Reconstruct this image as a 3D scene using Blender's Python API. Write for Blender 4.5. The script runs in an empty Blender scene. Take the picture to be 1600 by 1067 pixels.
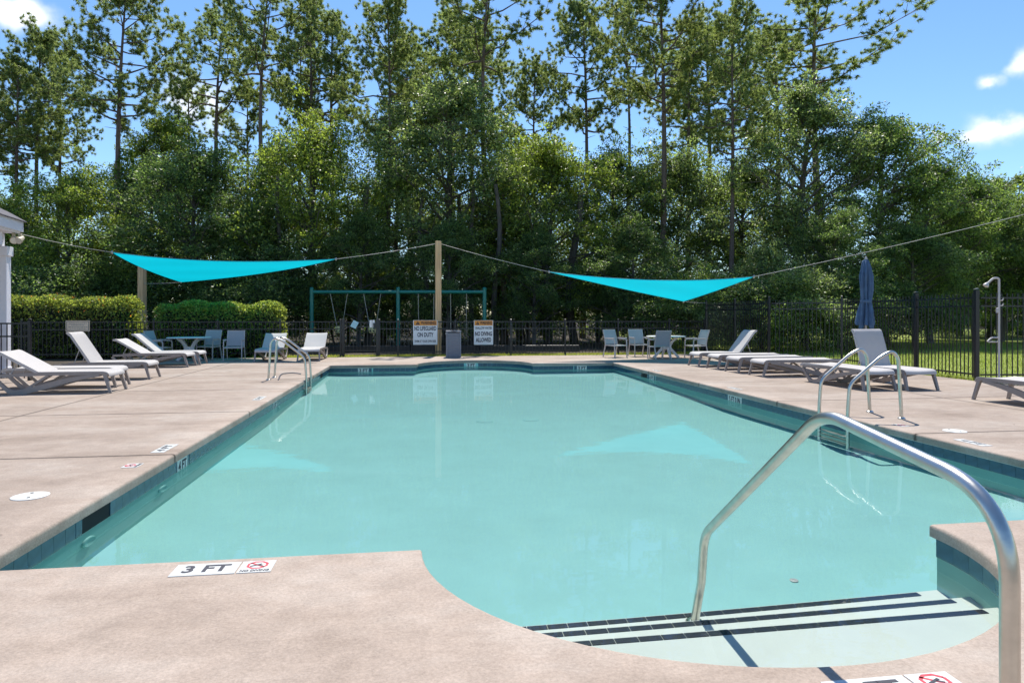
import bpy, bmesh, math, random
import numpy as np
from mathutils import Vector, Matrix

sc = bpy.context.scene
C = sc.collection
R = math.radians
PI = math.pi

# ------------------------------------------------------------------ camera, sky, sun, exposure
TH = math.atan(150 / 1040)          # the camera looks 8 degrees to the right of the pool's long axis
CT, ST = math.cos(TH), math.sin(TH)
cam_d = bpy.data.cameras.new('camera'); cam = bpy.data.objects.new('camera', cam_d); C.objects.link(cam)
cam.location = (0, 0, 1.40); cam.rotation_euler = (R(90), 0, -TH)
cam_d.sensor_width = 36; cam_d.lens = 23.4; cam_d.shift_y = -0.0247
cam_d.clip_start = 0.05; cam_d.clip_end = 3000
sc.camera = cam

SUN = Vector((0.10, 0.50, 0.87)).normalized()
world = bpy.data.worlds.new('World'); sc.world = world; world.use_nodes = True
SKY_STRENGTH = 0.13
sun_d = bpy.data.lights.new('sun', 'SUN'); sun = bpy.data.objects.new('sun', sun_d); C.objects.link(sun)
sun_d.energy = 4.6; sun_d.angle = R(0.53); sun_d.color = (1.0, 0.95, 0.87)
sun.rotation_euler = SUN.to_track_quat('Z', 'Y').to_euler()
sun.location = SUN * 60
sun_d.cycles.is_caustics_light = True     # lets sunlight refract through the water to the pool floor
vs = sc.view_settings
vs.view_transform = 'Standard'; vs.look = 'None'; vs.exposure = 0.50; vs.gamma = 1.0; vs.use_curve_mapping = False
sc.cycles.max_bounces = 7; sc.cycles.diffuse_bounces = 3; sc.cycles.glossy_bounces = 3; sc.cycles.transmission_bounces = 6; sc.cycles.transparent_max_bounces = 8
sc.cycles.use_adaptive_sampling = True; sc.cycles.adaptive_threshold = 0.02
sc.cycles.blur_glossy = 0.5
sc.cycles.sample_clamp_indirect = 6.0
sc.cycles.caustics_reflective = False

def at(px, d):
    """ground position under picture column px at depth d"""
    l = (px - 800) / 1040 * d
    return Vector((l * CT + d * ST, d * CT - l * ST, 0))
def atz(px, py, d):
    p = at(px, d); p.z = 1.4 - (py - 494) / 1040 * d
    return p
def x_at(px, Y):
    r = (px - 800) / 1040
    return (r * Y * CT + Y * ST) / (CT - r * ST)

def build_world():
    nt = world.node_tree; nt.nodes.clear()
    N = nt.nodes.new; L = nt.links.new
    out = N('ShaderNodeOutputWorld'); bg = N('ShaderNodeBackground')
    sky = N('ShaderNodeTexSky'); sky.sky_type = 'NISHITA'; sky.sun_disc = False
    sky.sun_elevation = math.asin(SUN.z); sky.sun_rotation = math.atan2(SUN.x, SUN.y)
    sky.altitude = 0; sky.air_density = 1.0; sky.dust_density = 0.1; sky.ozone_density = 4.5
    bg.inputs[1].default_value = SKY_STRENGTH
    tc = N('ShaderNodeTexCoord')
    # fair-weather cloud puffs: soft blobs round chosen directions, broken up by noise
    warp = N('ShaderNodeTexNoise'); warp.inputs['Scale'].default_value = 22; warp.inputs['Detail'].default_value = 6
    L(tc.outputs['Generated'], warp.inputs['Vector'])
    clouds = [(1562, 198, .050, .026), (1525, 212, .030, .014), (1546, 129, .024, .014), (1596, 97, .030, .022), (1640, 110, .03, .018), (30, 22, .055, .028), (-30, 5, .05, .03),
              (318, 165, .07, .045), (1470, 215, .012, .010), (1700, 190, .05, .03), (-250, 60, .08, .04), (300, -500, .12, .05), (1500, -400, .1, .06)]
    total = None
    for (px, py, sx, sy) in clouds:
        p = atz(px, py, 100.0) - Vector((0, 0, 1.4)); d = p.normalized()
        sub = N('ShaderNodeVectorMath'); sub.operation = 'SUBTRACT'; sub.inputs[1].default_value = d
        L(tc.outputs['Generated'], sub.inputs[0])
        # side, up components
        side = Vector((d.y, -d.x, 0)).normalized(); up = side.cross(d)
        ds = N('ShaderNodeVectorMath'); ds.operation = 'DOT_PRODUCT'; ds.inputs[1].default_value = side / sx
        du = N('ShaderNodeVectorMath'); du.operation = 'DOT_PRODUCT'; du.inputs[1].default_value = up / sy
        df = N('ShaderNodeVectorMath'); df.operation = 'DOT_PRODUCT'; df.inputs[1].default_value = d / .2
        for q in (ds, du, df): L(sub.outputs[0], q.inputs[0])
        cmb = N('ShaderNodeCombineXYZ')
        L(ds.outputs['Value'], cmb.inputs[0]); L(du.outputs['Value'], cmb.inputs[1]); L(df.outputs['Value'], cmb.inputs[2])
        ln = N('ShaderNodeVectorMath'); ln.operation = 'LENGTH'; L(cmb.outputs[0], ln.inputs[0])
        s1 = N('ShaderNodeMath'); s1.operation = 'SUBTRACT'; s1.inputs[0].default_value = 1.25; L(ln.outputs['Value'], s1.inputs[1]); s1.use_clamp = True
        if total is None: total = s1.outputs[0]
        else:
            mx = N('ShaderNodeMath'); mx.operation = 'MAXIMUM'; L(total, mx.inputs[0]); L(s1.outputs[0], mx.inputs[1]); total = mx.outputs[0]
    nz = N('ShaderNodeMath'); nz.operation = 'MULTIPLY_ADD'; L(warp.outputs['Fac'], nz.inputs[0]); nz.inputs[1].default_value = 3.6; nz.inputs[2].default_value = -1.9
    ad = N('ShaderNodeMath'); ad.operation = 'ADD'; L(total, ad.inputs[0]); L(nz.outputs[0], ad.inputs[1])
    gate = N('ShaderNodeMath'); gate.operation = 'MULTIPLY'; L(ad.outputs[0], gate.inputs[0]); L(total, gate.inputs[1])
    rmp = N('ShaderNodeMapRange'); rmp.interpolation_type = 'SMOOTHSTEP'; L(gate.outputs[0], rmp.inputs[0])
    rmp.inputs[1].default_value = 0.0; rmp.inputs[2].default_value = 1.1; rmp.inputs[3].default_value = 0; rmp.inputs[4].default_value = 0.9
    hs = N('ShaderNodeHueSaturation'); hs.inputs['Saturation'].default_value = 1.10; L(sky.outputs[0], hs.inputs['Color'])
    mix = N('ShaderNodeMix'); mix.data_type = 'RGBA'
    L(rmp.outputs[0], mix.inputs['Factor']); L(hs.outputs[0], mix.inputs['A']); mix.inputs['B'].default_value = (7.2, 7.3, 7.7, 1)
    L(mix.outputs['Result'], bg.inputs[0]); L(bg.outputs[0], out.inputs[0])
build_world()

# ------------------------------------------------------------------ helpers
rng = random.Random(7)

def principled(name):
    m = bpy.data.materials.new(name); m.use_nodes = True
    return m, m.node_tree, m.node_tree.nodes['Principled BSDF']
def plain(name, col, rough=.6, metal=0., var=.12, scale=6., bump=0., bscale=60., coat=0., spec=.5):
    """procedural paint/plastic/metal: base colour broken up by two noises, optional fine relief"""
    m, nt, b = principled(name); N = nt.nodes.new; L = nt.links.new
    tc = N('ShaderNodeTexCoord')
    nz = N('ShaderNodeTexNoise'); nz.inputs['Scale'].default_value = scale; nz.inputs['Detail'].default_value = 5
    L(tc.outputs['Object'], nz.inputs['Vector'])
    mr = N('ShaderNodeMapRange'); L(nz.outputs['Fac'], mr.inputs[0]); mr.inputs[1].default_value = .25; mr.inputs[2].default_value = .75
    mr.inputs[3].default_value = 1 - var; mr.inputs[4].default_value = 1 + var
    mul = N('ShaderNodeVectorMath'); mul.operation = 'SCALE'; mul.inputs[0].default_value = col[:3]; L(mr.outputs[0], mul.inputs['Scale'])
    L(mul.outputs[0], b.inputs['Base Color'])
    b.inputs['Roughness'].default_value = rough; b.inputs['Metallic'].default_value = metal
    b.inputs['Specular IOR Level'].default_value = spec
    if coat: b.inputs['Coat Weight'].default_value = coat
    if bump:
        n2 = N('ShaderNodeTexNoise'); n2.inputs['Scale'].default_value = bscale; n2.inputs['Detail'].default_value = 4
        L(tc.outputs['Object'], n2.inputs['Vector'])
        bp = N('ShaderNodeBump'); bp.inputs['Strength'].default_value = bump; bp.inputs['Distance'].default_value = .01
        L(n2.outputs['Fac'], bp.inputs['Height']); L(bp.outputs[0], b.inputs['Normal'])
    return m

def mesh_obj(name, me, m, parent=None, smooth=None):
    if m is not None and not me.materials: me.materials.append(m)
    if smooth is not None:
        me.polygons.foreach_set('use_smooth', [True] * len(me.polygons))
        me.set_sharp_from_angle(angle=smooth)
    o = bpy.data.objects.new(name, me); C.objects.link(o)
    if parent is not None: o.parent = parent
    return o

class MB:
    def __init__(self): self.v = []; self.f = []
    def add(self, v, f):
        n = len(self.v); self.v += [tuple(p) for p in v]; self.f += [tuple(i + n for i in q) for q in f]
        return self
    def box(self, c, s, rz=0., M=None):
        x, y, z = s[0] / 2, s[1] / 2, s[2] / 2
        v = [Vector((a * x, b * y, e * z)) for a in (-1, 1) for b in (-1, 1) for e in (-1, 1)]
        if M is None: M = Matrix.Rotation(rz, 3, 'Z')
        v = [M @ p + Vector(c) for p in v]
        return self.add(v, [(0, 1, 3, 2), (4, 6, 7, 5), (0, 4, 5, 1), (2, 3, 7, 6), (0, 2, 6, 4), (1, 5, 7, 3)])
    def bar(self, p0, p1, w, h, up=(0, 0, 1)):
        return self.sweep([p0, p1], w, h, up)
    def sweep(self, pts, w, h, up=(0, 0, 1), side=None):
        """rectangular section w (sideways) by h along a polyline; w, h may be lists"""
        pts = [Vector(p) for p in pts]; n = len(pts); v = []
        for i, p in enumerate(pts):
            t = (pts[min(i + 1, n - 1)] - pts[max(i - 1, 0)]).normalized()
            s = Vector(side) if side is not None else t.cross(Vector(up))
            if s.length < 1e-4: s = t.cross(Vector((1, 0, 0)))
            s.normalize(); u = s.cross(t).normalized()
            ww = (w[i] if isinstance(w, (list, tuple)) else w) / 2; hh = (h[i] if isinstance(h, (list, tuple)) else h) / 2
            v += [p - s * ww - u * hh, p + s * ww - u * hh, p + s * ww + u * hh, p - s * ww + u * hh]
        f = []
        for i in range(n - 1):
            a = i * 4; b = a + 4
            for k in range(4): f.append((a + k, a + (k + 1) % 4, b + (k + 1) % 4, b + k))
        f += [(3, 2, 1, 0), (n * 4 - 4, n * 4 - 3, n * 4 - 2, n * 4 - 1)]
        return self.add(v, f)
    def tube(self, pts, r, n=10, caps=True):
        pts = [Vector(p) for p in pts]; m = len(pts); v = []
        t0 = (pts[1] - pts[0]).normalized()
        a = t0.orthogonal().normalized()
        prev = t0
        for i, p in enumerate(pts):
            t = (pts[min(i + 1, m - 1)] - pts[max(i - 1, 0)]).normalized()
            q = prev.rotation_difference(t); a = (q @ a); a = (a - t * a.dot(t)).normalized(); b = t.cross(a); prev = t
            rr = r[i] if isinstance(r, (list, tuple)) else r
            for k in range(n):
                g = 2 * PI * k / n
                v.append(p + (a * math.cos(g) + b * math.sin(g)) * rr)
        f = []
        for i in range(m - 1):
            for k in range(n): f.append((i * n + k, i * n + (k + 1) % n, (i + 1) * n + (k + 1) % n, (i + 1) * n + k))
        if caps: f += [tuple(range(n - 1, -1, -1)), tuple(range((m - 1) * n, m * n))]
        return self.add(v, f)
    def lathe(self, prof, n=20, c=(0, 0, 0)):
        v = []; c = Vector(c); m = len(prof)
        for (r, z) in prof:
            for k in range(n):
                g = 2 * PI * k / n; v.append(c + Vector((r * math.cos(g), r * math.sin(g), z)))
        f = []
        for i in range(m - 1):
            for k in range(n): f.append((i * n + k, i * n + (k + 1) % n, (i + 1) * n + (k + 1) % n, (i + 1) * n + k))
        f += [tuple(range(n - 1, -1, -1)), tuple(range((m - 1) * n, m * n))]
        return self.add(v, f)
    def mesh(self, name):
        me = bpy.data.meshes.new(name); me.from_pydata(self.v, [], self.f); me.update(); return me
    def build(self, name, m, parent=None, smooth=None, bevel=0.):
        o = mesh_obj(name, self.mesh(name), m, parent, smooth)
        if bevel:
            b = o.modifiers.new('bevel', 'BEVEL'); b.width = bevel; b.segments = 2; b.limit_method = 'ANGLE'
        return o

def tag(o, label=None, cat=None, group=None, kind=None):
    if label: o['label'] = label
    if cat: o['category'] = cat
    if group: o['group'] = group
    if kind: o['kind'] = kind
    return o
def thing(name, label, cat, loc=(0, 0, 0), rz=0., group=None, kind=None):
    o = bpy.data.objects.new(name, None); C.objects.link(o); o.empty_display_size = .2
    o.location = loc; o.rotation_euler = (0, 0, rz)
    return tag(o, label, cat, group, kind)
def copy_tree(o, parent=None):
    c = o.copy(); C.objects.link(c); c.parent = parent
    for ch in list(o.children): copy_tree(ch, c)
    return c
def arc(p0, p1, p2, n=6):
    """rounded corner: quadratic curve p0-p1-p2"""
    p0, p1, p2 = Vector(p0), Vector(p1), Vector(p2)
    return [p0 * (1 - t) ** 2 + p1 * 2 * t * (1 - t) + p2 * t * t for t in [i / n for i in range(n + 1)]]
def fillet(pts, rad, n=6):
    """polyline with its inner corners rounded"""
    pts = [Vector(p) for p in pts]; out = [pts[0]]
    for i in range(1, len(pts) - 1):
        a = (pts[i - 1] - pts[i]); b = (pts[i + 1] - pts[i])
        r = min(rad[i - 1] if isinstance(rad, list) else rad, a.length * .49, b.length * .49)
        out += arc(pts[i] + a.normalized() * r, pts[i], pts[i] + b.normalized() * r, n)
    return out + [pts[-1]]
def text_mesh(body, size, m, parent, loc, rot, name='lettering', width=None, bold=.0, depth=.0008, align='CENTER'):
    cu = bpy.data.curves.new('t', 'FONT'); cu.body = body; cu.size = size; cu.align_x = align; cu.align_y = 'CENTER'
    cu.offset = bold; cu.extrude = depth; cu.resolution_u = 3; cu.space_line = .9
    to = bpy.data.objects.new('t', cu); C.objects.link(to)
    bpy.context.view_layer.update()
    dg = bpy.context.evaluated_depsgraph_get()
    me = bpy.data.meshes.new_from_object(to.evaluated_get(dg)); bpy.data.objects.remove(to); bpy.data.curves.remove(cu)
    me.materials.clear()
    if width:
        xs = [v.co.x for v in me.vertices]; w = max(xs) - min(xs)
        for v in me.vertices: v.co.x *= width / w
    o = mesh_obj(name, me, m, parent); o.location = loc; o.rotation_euler = rot
    return o

# ------------------------------------------------------------------ materials
def mat_concrete():
    m, nt, b = principled('broom finished concrete'); N = nt.nodes.new; L = nt.links.new
    geo = N('ShaderNodeNewGeometry')
    mp = N('ShaderNodeMapping'); mp.inputs['Scale'].default_value = (.5, .9, 1); L(geo.outputs['Position'], mp.inputs[0])
    big = N('ShaderNodeTexNoise'); big.inputs['Scale'].default_value = 1.1; big.inputs['Detail'].default_value = 10; big.inputs['Roughness'].default_value = .68
    L(mp.outputs[0], big.inputs['Vector'])
    r1 = N('ShaderNodeValToRGB'); r1.color_ramp.elements[0].position = .3; r1.color_ramp.elements[1].position = .72
    r1.color_ramp.elements[0].color = (.246, .187, .146, 1); r1.color_ramp.elements[1].color = (.418, .357, .304, 1)
    e = r1.color_ramp.elements.new(.5); e.color = (.346, .275, .223, 1)
    L(big.outputs['Fac'], r1.inputs[0])
    n2 = N('ShaderNodeTexNoise'); n2.inputs['Scale'].default_value = 5.5; n2.inputs['Detail'].default_value = 9; n2.inputs['Roughness'].default_value = .75
    L(geo.outputs['Position'], n2.inputs['Vector'])
    m2 = N('ShaderNodeMapRange'); L(n2.outputs['Fac'], m2.inputs[0]); m2.inputs[1].default_value = .3; m2.inputs[2].default_value = .7; m2.inputs[3].default_value = .84; m2.inputs[4].default_value = 1.12
    grit = N('ShaderNodeTexNoise'); grit.inputs['Scale'].default_value = 55; grit.inputs['Detail'].default_value = 6; grit.inputs['Roughness'].default_value = .8; L(geo.outputs['Position'], grit.inputs['Vector'])
    m3 = N('ShaderNodeMapRange'); L(grit.outputs['Fac'], m3.inputs[0]); m3.inputs[1].default_value = .3; m3.inputs[2].default_value = .7; m3.inputs[3].default_value = .74; m3.inputs[4].default_value = 1.22
    k = N('ShaderNodeMath'); k.operation = 'MULTIPLY'; L(m2.outputs[0], k.inputs[0]); L(m3.outputs[0], k.inputs[1])
    # pits and small dark specks
    vo = N('ShaderNodeTexVoronoi'); vo.inputs['Scale'].default_value = 9; L(geo.outputs['Position'], vo.inputs['Vector'])
    m4 = N('ShaderNodeMapRange'); L(vo.outputs['Distance'], m4.inputs[0]); m4.inputs[1].default_value = .015; m4.inputs[2].default_value = .05; m4.inputs[3].default_value = .72; m4.inputs[4].default_value = 1
    k2 = N('ShaderNodeMath'); k2.operation = 'MULTIPLY'; L(k.outputs[0], k2.inputs[0]); L(m4.outputs[0], k2.inputs[1])
    # dirt gathered along the sawn joints
    sp = N('ShaderNodeSeparateXYZ'); L(geo.outputs['Position'], sp.inputs[0])
    def mth(op, a, b=None):
        q = N('ShaderNodeMath'); q.operation = op
        for i_, w_ in enumerate((a, b)):
            if w_ is None: continue
            if isinstance(w_, (int, float)): q.inputs[i_].default_value = w_
            else: L(w_, q.inputs[i_])
        return q.outputs[0]
    dy = mth('PINGPONG', mth('ADD', sp.outputs['Y'], -4.10 + 30.7), 1.535)
    dx = mth('MINIMUM', mth('ABSOLUTE', mth('ADD', sp.outputs['X'], 5.5)), mth('ABSOLUTE', mth('ADD', sp.outputs['X'], -8.95)))
    wob = N('ShaderNodeTexNoise'); wob.inputs['Scale'].default_value = 14; L(geo.outputs['Position'], wob.inputs['Vector'])
    dj = mth('SUBTRACT', mth('MINIMUM', dy, dx), mth('MULTIPLY', wob.outputs['Fac'], .022))
    m6 = N('ShaderNodeMapRange'); L(dj, m6.inputs[0]); m6.inputs[1].default_value = .0; m6.inputs[2].default_value = .03; m6.inputs[3].default_value = .5; m6.inputs[4].default_value = 1
    # brown water stains
    stn = N('ShaderNodeTexNoise'); stn.inputs['Scale'].default_value = .75; stn.inputs['Detail'].default_value = 9; stn.inputs['Roughness'].default_value = .7; stn.inputs['Distortion'].default_value = .6; L(geo.outputs['Position'], stn.inputs['Vector'])
    m7 = N('ShaderNodeMapRange'); L(stn.outputs['Fac'], m7.inputs[0]); m7.inputs[1].default_value = .55; m7.inputs[2].default_value = .70; m7.inputs[3].default_value = 1; m7.inputs[4].default_value = .85
    # bleached band where swimmers drip along the pool edge
    edge = mth('SUBTRACT', mth('ABSOLUTE', mth('ADD', sp.outputs['X'], -1.735)), 4.155)
    m8 = N('ShaderNodeMapRange'); L(mth('ADD', edge, mth('MULTIPLY', stn.outputs['Fac'], -.3)), m8.inputs[0]); m8.inputs[1].default_value = -.02; m8.inputs[2].default_value = .35; m8.inputs[3].default_value = 1.14; m8.inputs[4].default_value = 1
    k2o = mth('MULTIPLY', mth('MULTIPLY', k2.outputs[0], m6.outputs[0]), mth('MULTIPLY', m7.outputs[0], m8.outputs[0]))
    sc_ = N('ShaderNodeVectorMath'); sc_.operation = 'SCALE'; L(r1.outputs[0], sc_.inputs[0]); L(k2o, sc_.inputs['Scale'])
    L(sc_.outputs[0], b.inputs['Base Color']); b.inputs['Roughness'].default_value = .82; b.inputs['Specular IOR Level'].default_value = .3
    n5 = N('ShaderNodeTexNoise'); n5.inputs['Scale'].default_value = 90; n5.inputs['Detail'].default_value = 4; L(geo.outputs['Position'], n5.inputs['Vector'])
    bp = N('ShaderNodeBump'); bp.inputs['Strength'].default_value = .5; bp.inputs['Distance'].default_value = .006
    L(n5.outputs['Fac'], bp.inputs['Height']); L(bp.outputs[0], b.inputs['Normal'])
    return m
def mat_water():
    m = bpy.data.materials.new('pool water'); m.use_nodes = True; nt = m.node_tree; nt.nodes.clear(); N = nt.nodes.new; L = nt.links.new
    out = N('ShaderNodeOutputMaterial'); rf = N('ShaderNodeBsdfRefraction'); gl = N('ShaderNodeBsdfGlossy'); mx = N('ShaderNodeMixShader')
    rf.inputs['Color'].default_value = (.91, .985, .98, 1); rf.inputs['Roughness'].default_value = 0; rf.inputs['IOR'].default_value = 1.33
    gl.inputs['Roughness'].default_value = .008; gl.inputs['Color'].default_value = (1, 1, 1, 1)
    fr = N('ShaderNodeFresnel'); fr.inputs['IOR'].default_value = 1.33
    k = N('ShaderNodeMath'); k.operation = 'MULTIPLY'; k.inputs[1].default_value = .54; L(fr.outputs[0], k.inputs[0])
    geo = N('ShaderNodeNewGeometry')
    mp = N('ShaderNodeMapping'); mp.inputs['Scale'].default_value = (.8, 1.6, 1); L(geo.outputs['Position'], mp.inputs[0])
    nz = N('ShaderNodeTexNoise'); nz.inputs['Scale'].default_value = 3.2; nz.inputs['Detail'].default_value = 3; L(mp.outputs[0], nz.inputs['Vector'])
    bp = N('ShaderNodeBump'); bp.inputs['Strength'].default_value = .045; bp.inputs['Distance'].default_value = .02; L(nz.outputs['Fac'], bp.inputs['Height'])
    L(bp.outputs[0], gl.inputs['Normal'])
    L(k.outputs[0], mx.inputs[0]); L(rf.outputs[0], mx.inputs[1]); L(gl.outputs[0], mx.inputs[2]); L(mx.outputs[0], out.inputs[0])
    return m
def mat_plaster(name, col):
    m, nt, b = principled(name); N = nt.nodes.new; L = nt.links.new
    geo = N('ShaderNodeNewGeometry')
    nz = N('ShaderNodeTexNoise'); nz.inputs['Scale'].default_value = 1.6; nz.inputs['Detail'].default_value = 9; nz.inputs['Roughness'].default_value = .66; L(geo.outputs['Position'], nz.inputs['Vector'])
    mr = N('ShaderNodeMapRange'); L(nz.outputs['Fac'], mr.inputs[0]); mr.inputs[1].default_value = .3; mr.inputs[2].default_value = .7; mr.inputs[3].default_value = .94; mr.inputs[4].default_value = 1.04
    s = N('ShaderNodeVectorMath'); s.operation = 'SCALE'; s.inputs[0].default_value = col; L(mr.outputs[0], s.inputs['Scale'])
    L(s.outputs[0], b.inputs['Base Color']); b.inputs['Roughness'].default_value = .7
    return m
def mat_leaf(name, col, trans, var=.5, gloss=.35, tint=True, tr_amt=.45):
    """leaf: glossy upper face plus light shining through; colour varies from leaf to leaf and tree to tree"""
    m = bpy.data.materials.new(name); m.use_nodes = True; nt = m.node_tree; b = nt.nodes['Principled BSDF']; out = nt.nodes['Material Output']
    N = nt.nodes.new; L = nt.links.new
    geo = N('ShaderNodeNewGeometry'); oi = N('ShaderNodeObjectInfo')
    mr = N('ShaderNodeMapRange'); L(geo.outputs['Random Per Island'], mr.inputs[0]); mr.inputs[3].default_value = 1 - var; mr.inputs[4].default_value = 1 + var
    rp = N('ShaderNodeMix'); rp.data_type = 'RGBA'; L(geo.outputs['Random Per Island'], rp.inputs['Factor'])
    rp.inputs['A'].default_value = (*col, 1); rp.inputs['B'].default_value = (col[0] * 1.35, col[1] * 1.18, col[2] * .85, 1)
    s = N('ShaderNodeVectorMath'); s.operation = 'SCALE'; L(rp.outputs['Result'], s.inputs[0]); L(mr.outputs[0], s.inputs['Scale'])
    mu = N('ShaderNodeVectorMath'); mu.operation = 'MULTIPLY'; L(s.outputs[0], mu.inputs[0]); L(oi.outputs['Color'], mu.inputs[1])
    L(mu.outputs[0], b.inputs['Base Color']); b.inputs['Roughness'].default_value = gloss; b.inputs['Specular IOR Level'].default_value = .40
    tr = N('ShaderNodeBsdfTranslucent')
    s2 = N('ShaderNodeVectorMath'); s2.operation = 'SCALE'; s2.inputs[0].default_value = trans; L(mr.outputs[0], s2.inputs['Scale'])
    mu2 = N('ShaderNodeVectorMath'); mu2.operation = 'MULTIPLY'; L(s2.outputs[0], mu2.inputs[0]); L(oi.outputs['Color'], mu2.inputs[1])
    L(mu2.outputs[0], tr.inputs['Color'])
    ms = N('ShaderNodeMixShader'); ms.inputs[0].default_value = tr_amt
    L(b.outputs[0], ms.inputs[1]); L(tr.outputs[0], ms.inputs[2]); L(ms.outputs[0], out.inputs[0])
    return m
def mat_bark(name, col):
    m, nt, b = principled(name); N = nt.nodes.new; L = nt.links.new
    tc = N('ShaderNodeTexCoord'); mp = N('ShaderNodeMapping'); mp.inputs['Scale'].default_value = (6, 6, 1.4); L(tc.outputs['Object'], mp.inputs[0])
    nz = N('ShaderNodeTexVoronoi'); nz.inputs['Scale'].default_value = 2.2; L(mp.outputs[0], nz.inputs['Vector'])
    r = N('ShaderNodeValToRGB'); r.color_ramp.elements[0].color = (col[0] * .45, col[1] * .45, col[2] * .45, 1); r.color_ramp.elements[1].color = (*col, 1)
    r.color_ramp.elements[1].position = .5; L(nz.outputs['Distance'], r.inputs[0]); L(r.outputs[0], b.inputs['Base Color']); b.inputs['Roughness'].default_value = .9
    bp = N('ShaderNodeBump'); bp.inputs['Strength'].default_value = .8; bp.inputs['Distance'].default_value = .03; L(nz.outputs['Distance'], bp.inputs['Height']); L(bp.outputs[0], b.inputs['Normal'])
    return m
def mat_wood(name, col):
    m, nt, b = principled(name); N = nt.nodes.new; L = nt.links.new
    tc = N('ShaderNodeTexCoord'); mp = N('ShaderNodeMapping'); mp.inputs['Scale'].default_value = (22, 22, .8); L(tc.outputs['Object'], mp.inputs[0])
    nz = N('ShaderNodeTexNoise'); nz.inputs['Scale'].default_value = 1.5; nz.inputs['Detail'].default_value = 6; L(mp.outputs[0], nz.inputs['Vector'])
    r = N('ShaderNodeValToRGB'); r.color_ramp.elements[0].position = .3; r.color_ramp.elements[0].color = (col[0] * .6, col[1] * .55, col[2] * .5, 1); r.color_ramp.elements[1].position = .65; r.color_ramp.elements[1].color = (*col, 1)
    L(nz.outputs['Fac'], r.inputs[0]); L(r.outputs[0], b.inputs['Base Color']); b.inputs['Roughness'].default_value = .75
    return m
def mat_sail():
    m = bpy.data.materials.new('shade cloth'); m.use_nodes = True; nt = m.node_tree; b = nt.nodes['Principled BSDF']; out = nt.nodes['Material Output']
    N = nt.nodes.new; L = nt.links.new
    b.inputs['Base Color'].default_value = (.006, .36, .46, 1); b.inputs['Roughness'].default_value = .7
    tr = N('ShaderNodeBsdfTranslucent'); tr.inputs['Color'].default_value = (.004, .40, .52, 1)
    geo = N('ShaderNodeNewGeometry'); wv = N('ShaderNodeTexWave'); wv.inputs['Scale'].default_value = .18; wv.inputs['Distortion'].default_value = .6; wv.bands_direction = 'Y'; L(geo.outputs['Position'], wv.inputs['Vector'])
    nz = N('ShaderNodeTexNoise'); nz.inputs['Scale'].default_value = 1.2; L(geo.outputs['Position'], nz.inputs['Vector'])
    av = N('ShaderNodeMath'); av.operation = 'ADD'; L(wv.outputs['Fac'], av.inputs[0]); L(nz.outputs['Fac'], av.inputs[1])
    mr = N('ShaderNodeMapRange'); L(av.outputs[0], mr.inputs[0]); mr.inputs[1].default_value = .3; mr.inputs[2].default_value = 1.6; mr.inputs[3].default_value = .93; mr.inputs[4].default_value = 1.05
    sv = N('ShaderNodeVectorMath'); sv.operation = 'SCALE'; sv.inputs[0].default_value = (.003, .44, .54); L(mr.outputs[0], sv.inputs['Scale']); L(sv.outputs[0], tr.inputs['Color'])
    ms = N('ShaderNodeMixShader'); ms.inputs[0].default_value = .62; L(b.outputs[0], ms.inputs[1]); L(tr.outputs[0], ms.inputs[2]); L(ms.outputs[0], out.inputs[0])
    return m
def mat_sling(name, col):
    """woven mesh fabric: tiny weave relief, a little light comes through"""
    m = bpy.data.materials.new(name); m.use_nodes = True; nt = m.node_tree; b = nt.nodes['Principled BSDF']; out = nt.nodes['Material Output']
    N = nt.nodes.new; L = nt.links.new
    tc = N('ShaderNodeTexCoord'); wv = N('ShaderNodeTexChecker'); wv.inputs['Scale'].default_value = 180
    wv.inputs['Color1'].default_value = (*col, 1); wv.inputs['Color2'].default_value = tuple(c * .86 for c in col) + (1,)
    L(tc.outputs['Object'], wv.inputs['Vector']); L(wv.outputs['Color'], b.inputs['Base Color']); b.inputs['Roughness'].default_value = .7
    tr = N('ShaderNodeBsdfTranslucent'); tr.inputs['Color'].default_value = (*[c * .9 for c in col], 1)
    ms = N('ShaderNodeMixShader'); ms.inputs[0].default_value = .3; L(b.outputs[0], ms.inputs[1]); L(tr.outputs[0], ms.inputs[2]); L(ms.outputs[0], out.inputs[0])
    return m
def mat_ground(name, a, bcol, scale):
    m, nt, b = principled(name); N = nt.nodes.new; L = nt.links.new
    geo = N('ShaderNodeNewGeometry'); nz = N('ShaderNodeTexNoise'); nz.inputs['Scale'].default_value = scale; nz.inputs['Detail'].default_value = 9; nz.inputs['Roughness'].default_value = .7
    L(geo.outputs['Position'], nz.inputs['Vector']); r = N('ShaderNodeValToRGB')
    r.color_ramp.elements[0].position = .32; r.color_ramp.elements[1].position = .68; r.color_ramp.elements[0].color = (*a, 1); r.color_ramp.elements[1].color = (*bcol, 1)
    L(nz.outputs['Fac'], r.inputs[0]); L(r.outputs[0], b.inputs['Base Color']); b.inputs['Roughness'].default_value = .95
    n2 = N('ShaderNodeTexNoise'); n2.inputs['Scale'].default_value = 25; n2.inputs['Detail'].default_value = 5; L(geo.outputs['Position'], n2.inputs['Vector'])
    bp = N('ShaderNodeBump'); bp.inputs['Strength'].default_value = .7; bp.inputs['Distance'].default_value = .05; L(n2.outputs['Fac'], bp.inputs['Height']); L(bp.outputs[0], b.inputs['Normal'])
    return m

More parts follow.
